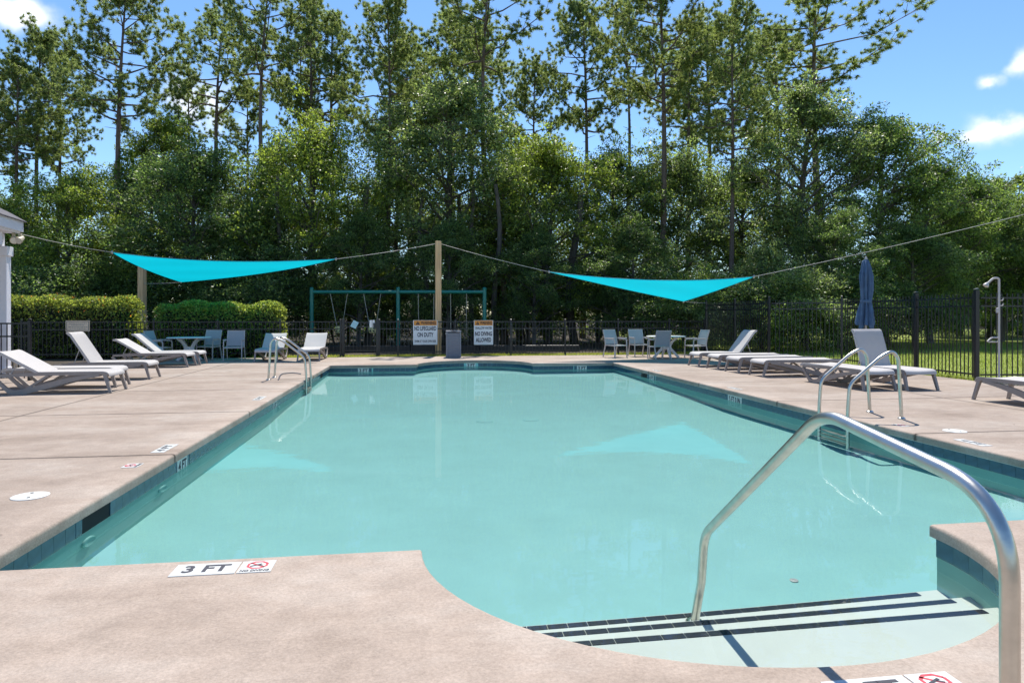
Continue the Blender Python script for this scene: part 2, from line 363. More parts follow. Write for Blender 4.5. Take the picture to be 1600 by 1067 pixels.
M = dict(
    concrete=mat_concrete(), water=mat_water(),
    plaster=mat_plaster('depth tinted plaster', (.318, .605, .575)), step_plaster=mat_plaster('white plaster', (.80, .79, .71)),  # floor and walls carry the light lost in deep water as colour; steps stay white
    grout=plain('pale grout', (.62, .66, .64), .8), tile=plain('blue waterline tile', (.030, .095, .145), .22, var=.35, scale=9, bump=.1, bscale=8),
    stripe=plain('dark step tile', (.016, .022, .040), .25, var=.3, scale=14), white_tile=plain('white ceramic', (.64, .64, .61), .35, var=.14, scale=25),
    ink=plain('dark print', (.03, .03, .045), .6), red=plain('red print', (.55, .05, .07), .6), dark=plain('dark void', (.008, .012, .014), .9),
    steel=plain('stainless steel', (.56, .545, .50), .30, 1., var=.14, scale=14, bump=.06, bscale=40),
    white_pl=plain('white plastic', (.66, .66, .63), .5, var=.1), frame=plain('taupe resin', (.30, .26, .24), .5, var=.08),
    frame_light=plain('pale powder coat', (.50, .47, .46), .45, var=.06), sling=mat_sling('grey white sling', (.70, .665, .64)), sling_shaded=mat_sling('shade blue grey sling', (.50, .53, .57)),  # chair backs: blue of the sail's shade put into the grey sling colour
    table=plain('white table top', (.74, .73, .72), .4, var=.05), black=plain('black powder coat', (.012, .013, .019), .32, var=.2, scale=3),
    wood=mat_wood('treated pine post', (.86, .56, .30)), sail=mat_sail(), cable=plain('steel cable', (.42, .41, .38), .6, 0.), hem=plain('sail hem', (.01, .42, .52), .7),
    green=plain('teal green paint', (.012, .20, .155), .35, var=.12, scale=5), chain=plain('galvanised chain', (.42, .40, .36), .4, .8), yellow=plain('cream plastic', (.90, .74, .34), .5),
    bin=plain('grey plastic', (.22, .225, .26), .5, var=.06), sign=plain('white sign', (.82, .83, .83), .4, var=.03), orange=plain('orange print', (.72, .28, .035), .45), tan=plain('tan sign', (.95, .70, .50), .6),
    blue=plain('pale blue card', (.38, .62, .72), .6, var=.04), canopy=plain('blue canvas', (.065, .125, .22), .8, var=.2, scale=8, bump=.3), render=plain('white painted trim', (.78, .77, .82), .55, var=.04), shingle=plain('slate shingle', (.10, .095, .11), .85, var=.3, scale=9, bump=.4),
    beige=plain('beige lamp housing', (.56, .49, .34), .5), lens=plain('lamp glass', (.7, .68, .6), .15), bark=mat_bark('pine bark', (.17, .125, .10)), bark2=mat_bark('grey bark', (.13, .115, .10)),
    needle=mat_leaf('pine needles', (.140, .200, .075), (.42, .52, .13), .6, .42, tr_amt=.42), leaf=mat_leaf('broad leaves', (.088, .135, .054), (.31, .43, .085), .8, .44, tr_amt=.38),
    hedge=mat_leaf('hedge leaves', (.150, .205, .060), (.46, .54, .08), .55, .42, tr_amt=.44), ivy=mat_leaf('ivy leaves', (.07, .13, .03), (.26, .40, .045), .5, .42),
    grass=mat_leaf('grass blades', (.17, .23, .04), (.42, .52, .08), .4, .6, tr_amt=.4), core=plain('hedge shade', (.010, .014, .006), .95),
    ground=mat_ground('leaf litter', (.030, .022, .014), (.085, .062, .038), 1.6), lawn=mat_ground('lawn', (.18, .23, .035), (.30, .35, .06), .9),
    car=plain('white car paint', (.72, .73, .76), .2, var=.02, coat=.8), glass=plain('tinted glass', (.02, .025, .03), .06), rubber=plain('tyre rubber', (.02, .02, .02), .8), wall=plain('pale siding', (.62, .62, .66), .7),
)

# ------------------------------------------------------------------ ground
def ground_sheet():
    X = [-900, -6.5, 9.5, 900]; Y = [-60, -1.5, 23.0, 1600]
    v = [(x, y, -.045) for y in Y for x in X]; f = []
    for j in range(3):
        for i in range(3):
            if i == 1 and j == 1: continue
            a = j * 4 + i; f.append((a, a + 1, a + 5, a + 4))
    me = bpy.data.meshes.new('ground'); me.from_pydata(v, [], f)
    tag(mesh_obj('ground', me, M['ground']), kind='structure')
ground_sheet()
def sheet(name, poly, z, m):
    me = bpy.data.meshes.new(name); me.from_pydata([(x, y, z) for x, y in poly], [], [tuple(range(len(poly)))])
    return tag(mesh_obj(name, me, m), kind='structure')
sheet('lawn', [(12.0, -6), (120, -6), (120, 70), (16, 60), (13.5, 36), (10.75, 27.2), (10.75, 19.2), (12.0, 19.2)], -.035, M['lawn'])
sheet('grass_strip', [(-6, 23.32), (10.7, 23.32), (10.7, 24.75), (-6, 24.75)], -.03, M['lawn'])

# ------------------------------------------------------------------ pool deck
XL, XR, Y0, Y1 = -2.42, 5.89, 4.05, 19.55           # edges of the deck round the pool
ACX, AA, AB = 1.735, 1.70, 1.58                     # near alcove with the steps: half ellipse
def ell(a0, a1, n, cy, sgn, a=AA, b=AB):
    return [(ACX + a * math.cos(a0 + (a1 - a0) * i / n), cy - sgn * b * math.sin(a0 + (a1 - a0) * i / n)) for i in range(n + 1)]
deck = thing('pool_deck', None, None, kind='structure')
def slab(poly, pool_edges, name='slab'):
    bm = bmesh.new(); n = len(poly)
    top = [bm.verts.new((x, y, 0)) for x, y in poly]; bot = [bm.verts.new((x, y, -.085)) for x, y in poly]
    bm.faces.new(top); bm.faces.new(bot[::-1])
    for i in range(n): bm.faces.new((top[i], bot[i], bot[(i + 1) % n], top[(i + 1) % n]))
    bm.normal_update(); bmesh.ops.recalc_face_normals(bm, faces=bm.faces[:])
    big, small = [], []
    for e in bm.edges:
        if e.verts[0] in top and e.verts[1] in top:
            i, j = top.index(e.verts[0]), top.index(e.verts[1])
            k = i if (i + 1) % n == j else j
            (big if k in pool_edges else small).append(e)
    small_c = [(e.verts[0].co.copy(), e.verts[1].co.copy()) for e in small]
    if big: bmesh.ops.bevel(bm, geom=big, offset=.028, offset_type='OFFSET', segments=4, profile=.55, affect='EDGES', clamp_overlap=True)
    else: bmesh.ops.bevel(bm, geom=small, offset=.006, segments=2, profile=.5, affect='EDGES', clamp_overlap=True)
    me = bpy.data.meshes.new(name); bm.to_mesh(me); bm.free()
    return mesh_obj(name, me, M['concrete'], deck, R(50))
G = .0065
JY = [4.10, 7.17, 10.24, 13.31, 16.38, 19.45]
JXL, JXR = -5.5, 8.95
# slab in front of the camera, with the half-round step alcove cut into it
near = [(JXL + G, -1.4), (JXR - G, -1.4), (JXR - G, 4.10 - G), (XR, 4.10 - G), (XR, Y0)] + ell(0, PI, 40, Y0, 1) + [(XL, Y0), (XL, 4.10 - G), (JXL + G, 4.10 - G)]
slab(near, set(range(3, 3 + 44)))
far = [(JXL + G, 23.3), (JXL + G, 19.45 + G), (XL, 19.45 + G), (XL, Y1)] + ell(PI, 0, 40, Y1, -1, 1.70, 1.62) + [(XR, Y1), (XR, 19.45 + G), (JXR - G, 19.45 + G), (JXR - G, 23.3)]
slab(far, set(range(2, 2 + 44)))
for i in range(5):
    a, b = JY[i] + G, JY[i + 1] - G
    slab([(JXL + G, a), (XL, a), (XL, b), (JXL + G, b)], {1})
    slab([(XR, a), (JXR - G, a), (JXR - G, b), (XR, b)], {3})
    slab([(-9.3, a), (JXL - G, a), (JXL - G, b), (-9.3, b)], set())
    x2 = 12.0
    slab([(JXR + G, a), (x2 - G, a), (x2 - G, b if b < 18.9 else 18.9), (JXR + G, b if b < 18.9 else 18.9)], set())
slab([(-9.3, 19.45 + G), (JXL - G, 19.45 + G), (JXL - G, 23.3), (-9.3, 23.3)], set())
slab([(JXR + G, 18.9 + 2 * G), (10.72, 18.9 + 2 * G), (10.72, 23.3), (JXR + G, 23.3)], set())
slab([(-9.3, -1.4), (JXL - G, -1.4), (JXL - G, 4.10 - G), (-9.3, 4.10 - G)], set())
slab([(JXR + G, -1.4), (12 - G, -1.4), (12 - G, 4.1 - G), (JXR + G, 4.1 - G)], set())
for i in range(3):
    a, b = JY[i] + G, min(JY[i + 1], 12.6) - G
    slab([(12 + G, a), (15 - G, a), (15 - G, b), (12 + G, b)], set())
    slab([(15 + G, a), (19, a), (19, b), (15 + G, b)], set())

# ------------------------------------------------------------------ pool
pool = thing('swimming_pool', None, None, kind='structure')
WL, WR, WY0, WY1 = XL - .03, XR + .03, Y0 - .03, Y1 + .03
WATER = -.20
outline = [(WL, WY1), (WL, WY0)] + ell(PI, 0, 48, WY0, 1, AA + .03, AB) + [(WR, WY0), (WR, WY1)] + ell(0, PI, 48, WY1, -1, 1.73, 1.62)
def floor_z(y):
    return -1.12 - .58 * max(0., 1 - abs(y - 11.8) / 6.2)
receivers = []
def pool_shell():
    n = len(outline); v = []; f = []
    # wall, cut into short lengths so its foot follows the sloping floor
    P = []
    for i in range(n):
        a, b = Vector((*outline[i], 0)), Vector((*outline[(i + 1) % n], 0))
        k = max(1, int((b - a).length / .5))
        P += [a.lerp(b, t / k) for t in range(k)]
    m = len(P)
    for p in P: v += [(p.x, p.y, -.085), (p.x, p.y, floor_z(p.y) - .12)]
    f = [(2 * i, 2 * ((i + 1) % m), 2 * ((i + 1) % m) + 1, 2 * i + 1) for i in range(m)]
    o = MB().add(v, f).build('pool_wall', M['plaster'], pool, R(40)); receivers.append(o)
    # grout bed behind the waterline tiles
    # floor
    ys = [1.9 + .5 * i for i in range(40)] + [21.9]; xs = [WL - .1 + (WR - WL + .2) * i / 16 for i in range(17)]
    def cove(x, y):
        d = min(x - WL, WR - x); return floor_z(y) + (.10 * max(0, 1 - d / .3) ** 2 if d < .3 else 0)
    v = [(x, y, cove(x, y)) for y in ys for x in xs]; w = len(xs)
    f = [(j * w + i, j * w + i + 1, (j + 1) * w + i + 1, (j + 1) * w + i) for j in range(len(ys) - 1) for i in range(w - 1)]
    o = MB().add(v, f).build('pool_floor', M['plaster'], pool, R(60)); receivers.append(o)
pool_shell()
# steps in the alcove: three broad treads, each a slab with a row of dark tiles along its nose
STEPS = [(-.42, 3.40), (-.65, 3.72), (-.88, 4.02)]
def alcove_half(y, a=AA + .03, b=AB):
    t = max(0., min(1., (WY0 - y) / b)); return a * math.sqrt(max(0., 1 - t * t))
stripe_me = MB().box((0, 0, 0), (.1208, .047, .012)).mesh('tile')
stripe_me.materials.append(M['stripe'])
for k, (z, yf) in enumerate(STEPS):
    yb = WY0 - AB - .05
    pts = []
    nn = 30
    for i in range(nn + 1):
        y = min(yf, WY0) if i == nn else yb + (min(yf, WY0) - yb) * i / nn
        pts.append((ACX - alcove_half(y) - .05, y))
    if yf > WY0: pts.append((ACX - AA - .06, yf))
    poly = pts + [(2 * ACX - x, y) for x, y in pts[::-1]]
    n = len(poly)
    v = [(x, y, z) for x, y in poly] + [(x, y, z - .34) for x, y in poly]
    f = [tuple(range(n))[::-1], tuple(range(n, 2 * n))] + [(i, i + n, (i + 1) % n + n, (i + 1) % n)[::-1] for i in range(n)]
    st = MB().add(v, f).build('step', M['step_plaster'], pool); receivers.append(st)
    bm = bmesh.new(); bm.from_mesh(st.data); bmesh.ops.recalc_face_normals(bm, faces=bm.faces[:]); bm.to_mesh(st.data); bm.free()
    hw = alcove_half(min(yf - .03, WY0)) - .10 - .03 * k
    cnt = int(2 * hw / .125)
    for i in range(cnt):
        o = bpy.data.objects.new('tile', stripe_me); C.objects.link(o); o.parent = st
        o.location = (ACX - hw + (i + .5) * 2 * hw / cnt, yf - .034, z + .002); o.scale.x = 2 * hw / cnt / .125
        receivers.append(o)
# waterline tiles
TZ = -.171
tile_me = MB().box((0, 0, 0), (.1495, .014, .150)).mesh('tile'); tile_me.materials.append(M['tile'])
skimmers = [('L', 5.55), ('R', 16.75), ('L', 17.9)]
marks = [('L', 7.45, '4 FT'), ('L', 12.1, '5 FT'), ('R', 11.75, '5 FT 0 IN'), ('R', 16.2, '4 FT'), ('F', -1.5, '3 FT'), ('B', ACX, '3 FT'), ('F', 4.95, '3 FT')]
def blocked(side, s):
    for sd, y in skimmers:
        if sd == side and abs(s - y) < .30: return True
    for sd, y, t in marks:
        if sd == side and abs(s - y) < .21 + .12 * (len(t) > 4): return True
    return False
tiles = []
def tile_run(p0, p1, side, normal=None):
    a, b = Vector((*p0, TZ)), Vector((*p1, TZ)); n = max(1, round((b - a).length / .1525)); d = (b - a).normalized()
    ang = math.atan2(d.y, d.x)
    for i in range(n):
        p = a.lerp(b, (i + .5) / n)
        s = p.y if side in 'LR' else p.x
        if side and blocked(side, s): continue
        tiles.append((p, ang, (b - a).length / n / .1525))
tile_run((WL, WY1), (WL, WY0), 'L'); tile_run((WL, WY0), (ACX - AA - .03, WY0), 'N'); tile_run((ACX + AA + .03, WY0), (WR, WY0), 'N')
tile_run((WR, WY0), (WR, WY1), 'R'); tile_run((WR, WY1), (ACX + 1.73, WY1), 'F'); tile_run((ACX - 1.73, WY1), (WL, WY1), 'F')
def curve_tiles(a0, a1, cy, sgn, a, b, side):
    P = [Vector((*q, TZ)) for q in ell(a0, a1, 400, cy, sgn, a, b)]
    cum = [0.]
    for i in range(1, len(P)): cum.append(cum[-1] + (P[i] - P[i - 1]).length)
    n = round(cum[-1] / .1525); st = cum[-1] / n
    def q(l):
        for i in range(1, len(P)):
            if cum[i] >= l - 1e-6: return P[i - 1].lerp(P[i], (l - cum[i - 1]) / (cum[i] - cum[i - 1]))
        return P[-1]
    for i in range(n):
        u, w = q(i * st), q((i + 1) * st); mid = (u + w) / 2
        if not (side and blocked(side, mid.x)): tiles.append((mid, math.atan2(w.y - u.y, w.x - u.x), st / .1525))
curve_tiles(PI, 0, WY0, 1, AA + .03, AB, 'A'); curve_tiles(0, PI, WY1, -1, 1.73, 1.62, 'B')
tiles.sort(key=lambda t: t[0].length)
rest = MB()
for i, (p, ang, s) in enumerate(tiles):
    if i < 290:
        o = bpy.data.objects.new('tile', tile_me); C.objects.link(o); o.parent = pool; o.location = p; o.rotation_euler = (0, 0, ang); o.scale.x = s
        receivers.append(o)
    else: rest.box(p, (.147 * s, .014, .150), ang)
o = tag(rest.build('tile', M['tile'], pool), kind='stuff'); receivers.append(o)
# pale trim under the coping and grout behind the tiles
gr = MB(); n = len(outline)
for zc, hh, th in ((-.0905, .009, .016), (-.2515, .009, .010)):
    pts = [(x, y, zc) for x, y in outline] + [(*outline[0], zc)]
    gr.sweep(pts, th, hh)
receivers.append(gr.build('grout_line', M['grout'], pool))
def wall_frame(side, s):
    """position and rotation of something set into the pool wall; local +Y looks into the pool"""
    if side == 'L': return (WL, s), -PI / 2
    if side == 'R': return (WR, s), PI / 2
    if side == 'F': return (s, WY1), PI
    return (s, WY1 + 1.62), PI
for sd, s in skimmers:
    p, rz = wall_frame(sd, s)
    o = MB().box((0, -.003, 0), (.46, .012, .15)).build('skimmer_opening', M['dark'], pool); o.location = (*p, TZ); o.rotation_euler = (0, 0, rz); receivers.append(o)
    fr = MB()
    for x in (-.275, .275): fr.box((x, .003, 0), (.09, .012, .150))
    o = fr.build('skimmer_frame', M['tile'], pool); o.location = (*p, TZ); o.rotation_euler = (0, 0, rz); receivers.append(o)
for sd, s, t in marks:
    p, rz = wall_frame(sd, s)
    w = .30 if len(t) < 5 else .54
    o = MB().box((0, -.002, 0), (w + .17, .012, .150)).build('tile', M['tile'], pool); o.location = (*p, TZ); o.rotation_euler = (0, 0, rz); receivers.append(o)
    o = MB().box((0, .004, 0), (w, .014, .152)).build('depth_marker', M['white_tile'], pool); o.location = (*p, TZ); o.rotation_euler = (0, 0, rz); receivers.append(o)
    text_mesh(t, .14, M['ink'], o, (0, .0125, 0), (R(90), 0, PI), width=w * .8, bold=.004)
# wall returns, lights and drains under water
for (x, y, z, rz) in ((WL, 5.42, -.52, -PI / 2), (WL, 6.9, -.52, -PI / 2), (WR, 7.05, -.5, PI / 2), (WR, 13.5, -.5, PI / 2), (WL, 12.5, -.5, -PI / 2)):
    mb = MB().lathe([(.10, 0), (.10, .012), (.085, .02), (.07, .012), (.03, .012), (.0, .010)], 24)
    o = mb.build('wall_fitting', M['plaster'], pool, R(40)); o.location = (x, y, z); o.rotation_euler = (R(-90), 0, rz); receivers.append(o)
for (x, y) in ((1.2, 11.7), (2.03, 11.72)):
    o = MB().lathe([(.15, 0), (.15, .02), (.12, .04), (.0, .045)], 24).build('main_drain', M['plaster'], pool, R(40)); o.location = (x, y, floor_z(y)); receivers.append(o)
o = MB().lathe([(.03, 0), (.03, .012), (.015, .016), (.0, .006)], 18).build('floor_fitting', M['frame_light'], pool, R(40)); o.location = (2.74, 4.53, floor_z(4.5)); receivers.append(o)
# the water surface, one still sheet reaching just into the wall
def water():
    pts = []
    cx, cy = ACX, 11.8
    for x, y in outline: pts.append((x + (.012 if x > cx else -.012), y + (.012 if y > cy else -.012), WATER))
    bm = bmesh.new(); bm.faces.new([bm.verts.new(p) for p in pts]); bmesh.ops.triangulate(bm, faces=bm.faces[:])
    bm.normal_update()
    for f in bm.faces:
        if f.normal.z < 0: f.normal_flip()
        f.smooth = True
    me = bpy.data.meshes.new('pool_water'); bm.to_mesh(me); bm.free()
    o = tag(mesh_obj('pool_water', me, M['water']), kind='structure'); o.cycles.is_caustics_caster = True
water()

# ------------------------------------------------------------------ markings and lids on the deck
def no_diving(parent, w, h, z=.0045):
    ring = MB(); n = 8
    P = [(w * .30 * math.cos(PI / 8 + 2 * PI * i / n), h * .12 + h * .30 * math.sin(PI / 8 + 2 * PI * i / n), z) for i in range(n + 1)]
    ring.sweep(P, .014, .001); ring.bar((-w * .24, h * .34, z), (w * .24, -h * .10, z), .012, .001)
    ring.build('red_symbol', M['red'], parent)
    fig = MB(); fig.bar((-w * .2, h * .02, z + .0008), (w * .12, h * .2, z + .0008), .012, .0006); fig.bar((w * .02, h * .12, z + .0008), (w * .16, h * .02, z + .0008), .010, .0006)
    fig.build('diver_symbol', M['ink'], parent)
def deck_marker(c, w, h, rz, body, symbol=None, flat=.8):
    o = MB().box((0, 0, .0005), (w, h, .007)).build('depth_marker', M['white_tile'], deck); o.location = (*c, 0); o.rotation_euler = (0, 0, rz)
    if body: text_mesh(body, h * flat, M['ink'], o, (0, 0, .0047), (0, 0, 0), width=w * .72, bold=.004)
    if symbol:
        no_diving(o, w, h)
        text_mesh('NO DIVING', h * .2, M['ink'], o, (0, -h * .36, .0047), (0, 0, 0), width=w * .85, bold=.001)
deck_marker((-1.15, 3.885), .34, .17, 0, '3 FT'); deck_marker((-.88, 3.885), .18, .17, 0, None, True)
deck_marker((1.70, 2.275), .34, .15, 0, '3 FT'); deck_marker((1.97, 2.275), .18, .15, 0, None, True)
deck_marker((-2.63, 7.50), .44, .13, PI / 2, '4 FT'); deck_marker((-2.63, 6.68), .17, .14, PI / 2, None, True)
deck_marker((-2.64, 11.85), .50, .13, PI / 2, '5 FT'); deck_marker((6.11, 12.15), .42, .13, -PI / 2, '5 FT')
deck_marker((6.10, 6.57), .40, .13, -PI / 2, '4 FT'); deck_marker((6.15, 7.74), .17, .13, -PI / 2, None, True); deck_marker((6.12, 16.4), .40, .13, -PI / 2, '4 FT')
for (x, y, lab) in ((-2.97, 5.66, 'round white skimmer lid beside the left edge of the pool'), (6.50, 7.26, 'round white skimmer lid on the deck right of the pool')):
    t = thing('skimmer_lid', lab, 'lid', (x, y, 0), rng.random(), 'skimmer lids in the deck')
    MB().lathe([(.128, .0), (.128, .005), (.118, .008), (.0, .009)], 32).build('cover', M['white_pl'], t, R(40))
    for s in (-1, 1): h = MB().lathe([(.013, .0085), (.013, .0105), (.0, .0105)], 10).build('finger_hole', M['dark'], t); h.location = (0, s * .075, 0)
# ------------------------------------------------------------------ steel rails and ladders
def handrail():
    t = thing('handrail', 'bent stainless steel handrail over the pool steps in the foreground', 'handrail', (1.70, 1.70, 0))
    P = fillet([(0, 0, .0), (0, 0, .865), (0, .89, .995), (.0, 2.06, .10), (.0, 2.20, -.88)], [.24, .13, .10], 12)
    o = MB().tube(P, .026, 22).build('rail', M['steel'], t, R(40)); receivers.append(o)
    o = MB().lathe([(.055, 0), (.055, .012), (.04, .03), (.026, .034)], 24).build('flange', M['steel'], t, R(40))
    o = MB().lathe([(.055, 0), (.055, .012), (.04, .03), (.026, .034)], 24).build('flange', M['steel'], t, R(40)); o.location = (0, 2.20, -.88); receivers.append(o)
handrail()
def ladder(name, label, loc, rz):
    """local x runs from the deck feet towards the pool"""
    t = thing(name, label, 'ladder', loc, rz, 'pool ladders')
    for s in (-.32, .32):
        P = fillet([(0, s, 0), (.05, s, .82), (.13, s, .93), (.30, s, .86), (.77, s, .49), (.80, s, .1), (.80, s, -1.15)], [.06, .10, .16, .10, .1], 7)
        receivers.append(MB().tube(P, .0235, 14).build('rail', M['steel'], t, R(40)))
        MB().lathe([(.05, 0), (.05, .01), (.036, .025), (.025, .028)], 18, (0, s, 0)).build('flange', M['steel'], t, R(40))
    for z in (-.34, -.62, -.90):
        receivers.append(MB().box((.80, 0, z), (.085, .62, .03)).build('tread', M['steel'], t, bevel=.006))
ladder('pool_ladder', 'stainless steel pool ladder on the right edge beside the loungers', (6.55, 8.54, 0), PI)
ladder('pool_ladder', 'stainless steel pool ladder on the left edge near the far corner', (-3.20, 15.50, 0), 0)
t = thing('bent_bar', 'low dark bent bar beside the left pool ladder', 'grab bar', (-2.98, 15.12, 0))
MB().tube(fillet([(0, 0, 0), (.03, .12, .13), (.28, .14, .15), (.47, .06, .13)], .08, 6), .016, 10).build('bar', M['frame'], t, R(40))  # low bent tube on the deck

# ------------------------------------------------------------------ loungers
def make_lounger(label, loc, rz, back, group):
    """local x: from the foot end (0) to the head (1.95); sling bed on two side rails with arched legs"""
    t = thing('sun_lounger', label, 'sun lounger', loc, rz, group)
    HZ = .36; W2 = .32; HX = 1.18
    for s in (-1, 1):
        y = s * W2
        MB().sweep([(0.02, y, HZ - .035), (.06, y, HZ - .008), (.14, y, HZ), (1.0, y, HZ), (1.9, y, HZ - .03)], [.035] * 5, [.05, .055, .055, .06, .05]).build('side_rail', M['frame'], t, R(40))
        MB().sweep([(.085, y * .97, HZ - .01), (.055, y * .99, HZ - .08), (-.03, y * 1.04, 0)], .045, [.05, .06, .042], (1, 0, 0)).build('leg', M['frame'], t, R(40))
        # arched support: sweeps from the foot end down to the ground and up again to the head
        A = fillet([(.16, y, HZ - .03), (.62, y, HZ - .10), (1.46, y * 1.02, .028), (1.64, y * 1.02, .028), (1.92, y, HZ - .06)], .28, 7)
        MB().sweep(A, .045, [.055 + .045 * math.sin(PI * i / (len(A) - 1)) for i in range(len(A))], side=(0, 1, 0)).build('arched_leg', M['frame'], t, R(40))
        MB().sweep(fillet([(1.02, y * .98, HZ - .03), (1.22, y, .20), (1.42, y, .06)], .1, 4), .035, .04, side=(0, 1, 0)).build('brace', M['frame'], t, R(40))
    MB().tube([(.06, -W2, HZ - .05), (.06, W2, HZ - .05)], .018, 8).build('crossbar', M['frame'], t, R(40))
    MB().tube([(1.55, -W2, .05), (1.55, W2, .05)], .018, 8).build('crossbar', M['frame'], t, R(40))
    def cloth(path, name, parent, sag):
        ny = 6; v = []; L = len(path)
        for th in (0, -.012):
            for i, (x, z) in enumerate(path):
                for j in range(ny + 1):
                    u = -1 + 2 * j / ny; e = min(1, 4 * i / L, 4 * (L - 1 - i) / L)
                    v.append((x, u * (W2 + .012), z + th - sag * (1 - u * u) * e))
        f = []; w = ny + 1; n = L * w
        for i in range(L - 1):
            for j in range(ny):
                a = i * w + j; f += [(a, a + 1, a + w + 1, a + w), (n + a + w, n + a + w + 1, n + a + 1, n + a)]
            f += [(i * w, (i + 1) * w, n + (i + 1) * w, n + i * w), (i * w + ny, n + i * w + ny, n + (i + 1) * w + ny, (i + 1) * w + ny)]
        f += [tuple(range(w))[::-1] + tuple(range(n, n + w)), tuple(range((L - 1) * w, L * w)) + tuple(range(n + (L - 1) * w, n + L * w))[::-1]]
        return MB().add(v, f).build(name, M['sling'], parent, R(50))
    cloth([(-.005, HZ - .05), (.0, HZ - .015), (.03, HZ + .018), (.09, HZ + .034)] + [(.09 + (HX - .09) * i / 6, HZ + .036) for i in range(1, 7)], 'seat_sling', t, .018)
    b = thing('backrest', None, None, (HX + .01, 0, HZ + .012)); b.parent = t; b.rotation_euler = (0, -back, 0)
    for s in (-1, 1): MB().sweep([(0, s * W2, 0), (.70, s * W2, 0), (.80, s * W2, -.03)], .034, .04).build('backrest_rail', M['frame_light'], b, R(40))
    MB().tube([(.78, -W2, -.02), (.78, W2, -.02)], .017, 8).build('top_bar', M['frame_light'], b, R(40))
    cloth([(.0, .026)] + [(.72 * i / 6, .028) for i in range(1, 7)] + [(.78, .014), (.815, -.02), (.81, -.045)], 'backrest_sling', b, .02)
    if back > .2:
        c, s_ = math.cos(back), math.sin(back); px, pz = HX + .45 * c, HZ + .45 * s_
        for s in (-.2, .2): MB().tube([(px, s, pz), (min(1.85, px + .14), s, HZ - .02)], .010, 6).build('prop', M['frame_light'], t, R(40))
    return t
GL = 'loungers on the left side of the pool'; GR = 'loungers on the right side of the pool'
make_lounger('nearest left lounger with low raised back, beside the black fence panel', (-5.55, 13.41, 0), PI, R(30), GL)
make_lounger('left lounger lying flat just behind the nearest left lounger', (-5.86, 14.36, 0), PI + .02, 0, GL)
make_lounger('left lounger with steep raised back in front of the tan sign', (-5.87, 16.05, 0), PI + .03, R(58), GL)
make_lounger('shaded left lounger with low tilted back in front of the hedge', (-6.2, 19.62, 0), PI - .02, R(31), GL)
make_lounger('shaded left lounger with half raised back beside the left patio table', (-6.15, 20.48, 0), PI, R(42), GL)
make_lounger('lounger facing the pool directly behind the left ladder, right of the lone chair', (-4.52, 21.12, 0), PI / 2 + .03, R(36), GL)
make_lounger('lounger facing the pool beside the gate, right of its twin', (-3.30, 21.35, 0), PI / 2, R(36), GL)
make_lounger('right lounger with blue shaded raised back, farthest of the row', (7.72, 17.74, 0), 0, R(53), GR)
f1 = make_lounger('flat right lounger second in the row, next to the raised one', (7.80, 16.72, 0), 0, 0, GR)
for lab, x, y, rz in (('flat right lounger third in the row from the far end', 7.82, 15.66, .02), ('flat right lounger nearest of the row of four', 7.90, 14.60, -.01),
                      ('flat lounger standing lengthwise beside the right pool ladder', 8.63, 11.42, PI / 2 + .02), ('lounger cut off by the right picture edge, below the shower', 9.60, 9.93, -PI / 2)):
    c = copy_tree(f1); c.location = (x, y, 0); c.rotation_euler = (0, 0, rz); c['label'] = lab
make_lounger('lounger with the tallest upright back behind the right pool ladder', (9.44, 11.33, 0), PI / 2 + .04, R(70), GR)

# ------------------------------------------------------------------ patio tables and chairs
def make_chair(label, loc, rz, dark=False):
    """local -y is the front of the seat"""
    t = thing('patio_chair', label, 'chair', loc, rz, 'sling patio chairs')
    fm = M['frame_light']; sl = M['sling_shaded']
    for s in (-1, 1):
        x = s * .27
        MB().sweep(fillet([(x, -.27, 0), (x, -.25, .62), (x, .20, .64)], .07, 5), .026, .034, side=(1, 0, 0)).build('front_leg', fm, t, R(40))
        MB().sweep(fillet([(x, .34, 0), (x * .98, .22, .42), (x * .95, .25, .60), (x * .93, .36, .94)], .12, 5), .026, .034, side=(1, 0, 0)).build('rear_leg', fm, t, R(40))
        MB().box((x, -.03, .655), (.05, .46, .022)).build('armrest', fm, t, bevel=.006)
        MB().bar((x * .96, -.25, .40), (x * .96, .22, .41), .024, .036).build('seat_rail', fm, t)
    MB().bar((-.26, -.25, .40), (.26, -.25, .40), .03, .03).build('crossbar', fm, t)
    MB().bar((-.25, .355, .925), (.25, .355, .925), .024, .03).build('top_bar', fm, t)
    MB().sweep([(0, -.265, .395), (0, -.25, .415), (0, -.1, .41), (0, .1, .40), (0, .21, .41)], .50, .012, side=(1, 0, 0)).build('seat_sling', M['sling'], t, R(40))
    MB().sweep([(0, .215, .44), (0, .25, .60), (0, .30, .76), (0, .35, .925)], .49, .010, side=(1, 0, 0)).build('back_sling', sl, t, R(40))
    return t
def make_table(label, loc, rz):
    t = thing('patio_table', label, 'table', loc, rz, 'round patio tables')
    MB().lathe([(.0, .70), (.62, .70), (.655, .708), (.66, .718), (.65, .73), (.0, .735)], 40).build('table_top', M['table'], t, R(30))
    for k in range(4):
        g = PI / 4 + k * PI / 2; c, s = math.cos(g), math.sin(g)
        P = fillet([(c * .44, s * .44, .0), (c * .30, s * .30, .14), (c * .10, s * .10, .36), (c * .22, s * .22, .56), (c * .42, s * .42, .70)], .2, 6)
        MB().sweep(P, .055, .075, side=(-s, c, 0)).build('leg', M['table'], t, R(40))
    MB().lathe([(.10, .28), (.12, .31), (.12, .40), (.10, .43)], 20).build('hub', M['table'], t, R(40))
    return t
make_table('round white patio table on the left in front of the hedges', (-7.15, 22.45, 0), .2)
make_chair('chair left of the left patio table, seen from the side', (-8.0, 22.35, 0), R(80))
make_chair('chair tucked behind the left patio table', (-6.72, 23.0, 0), R(-12))
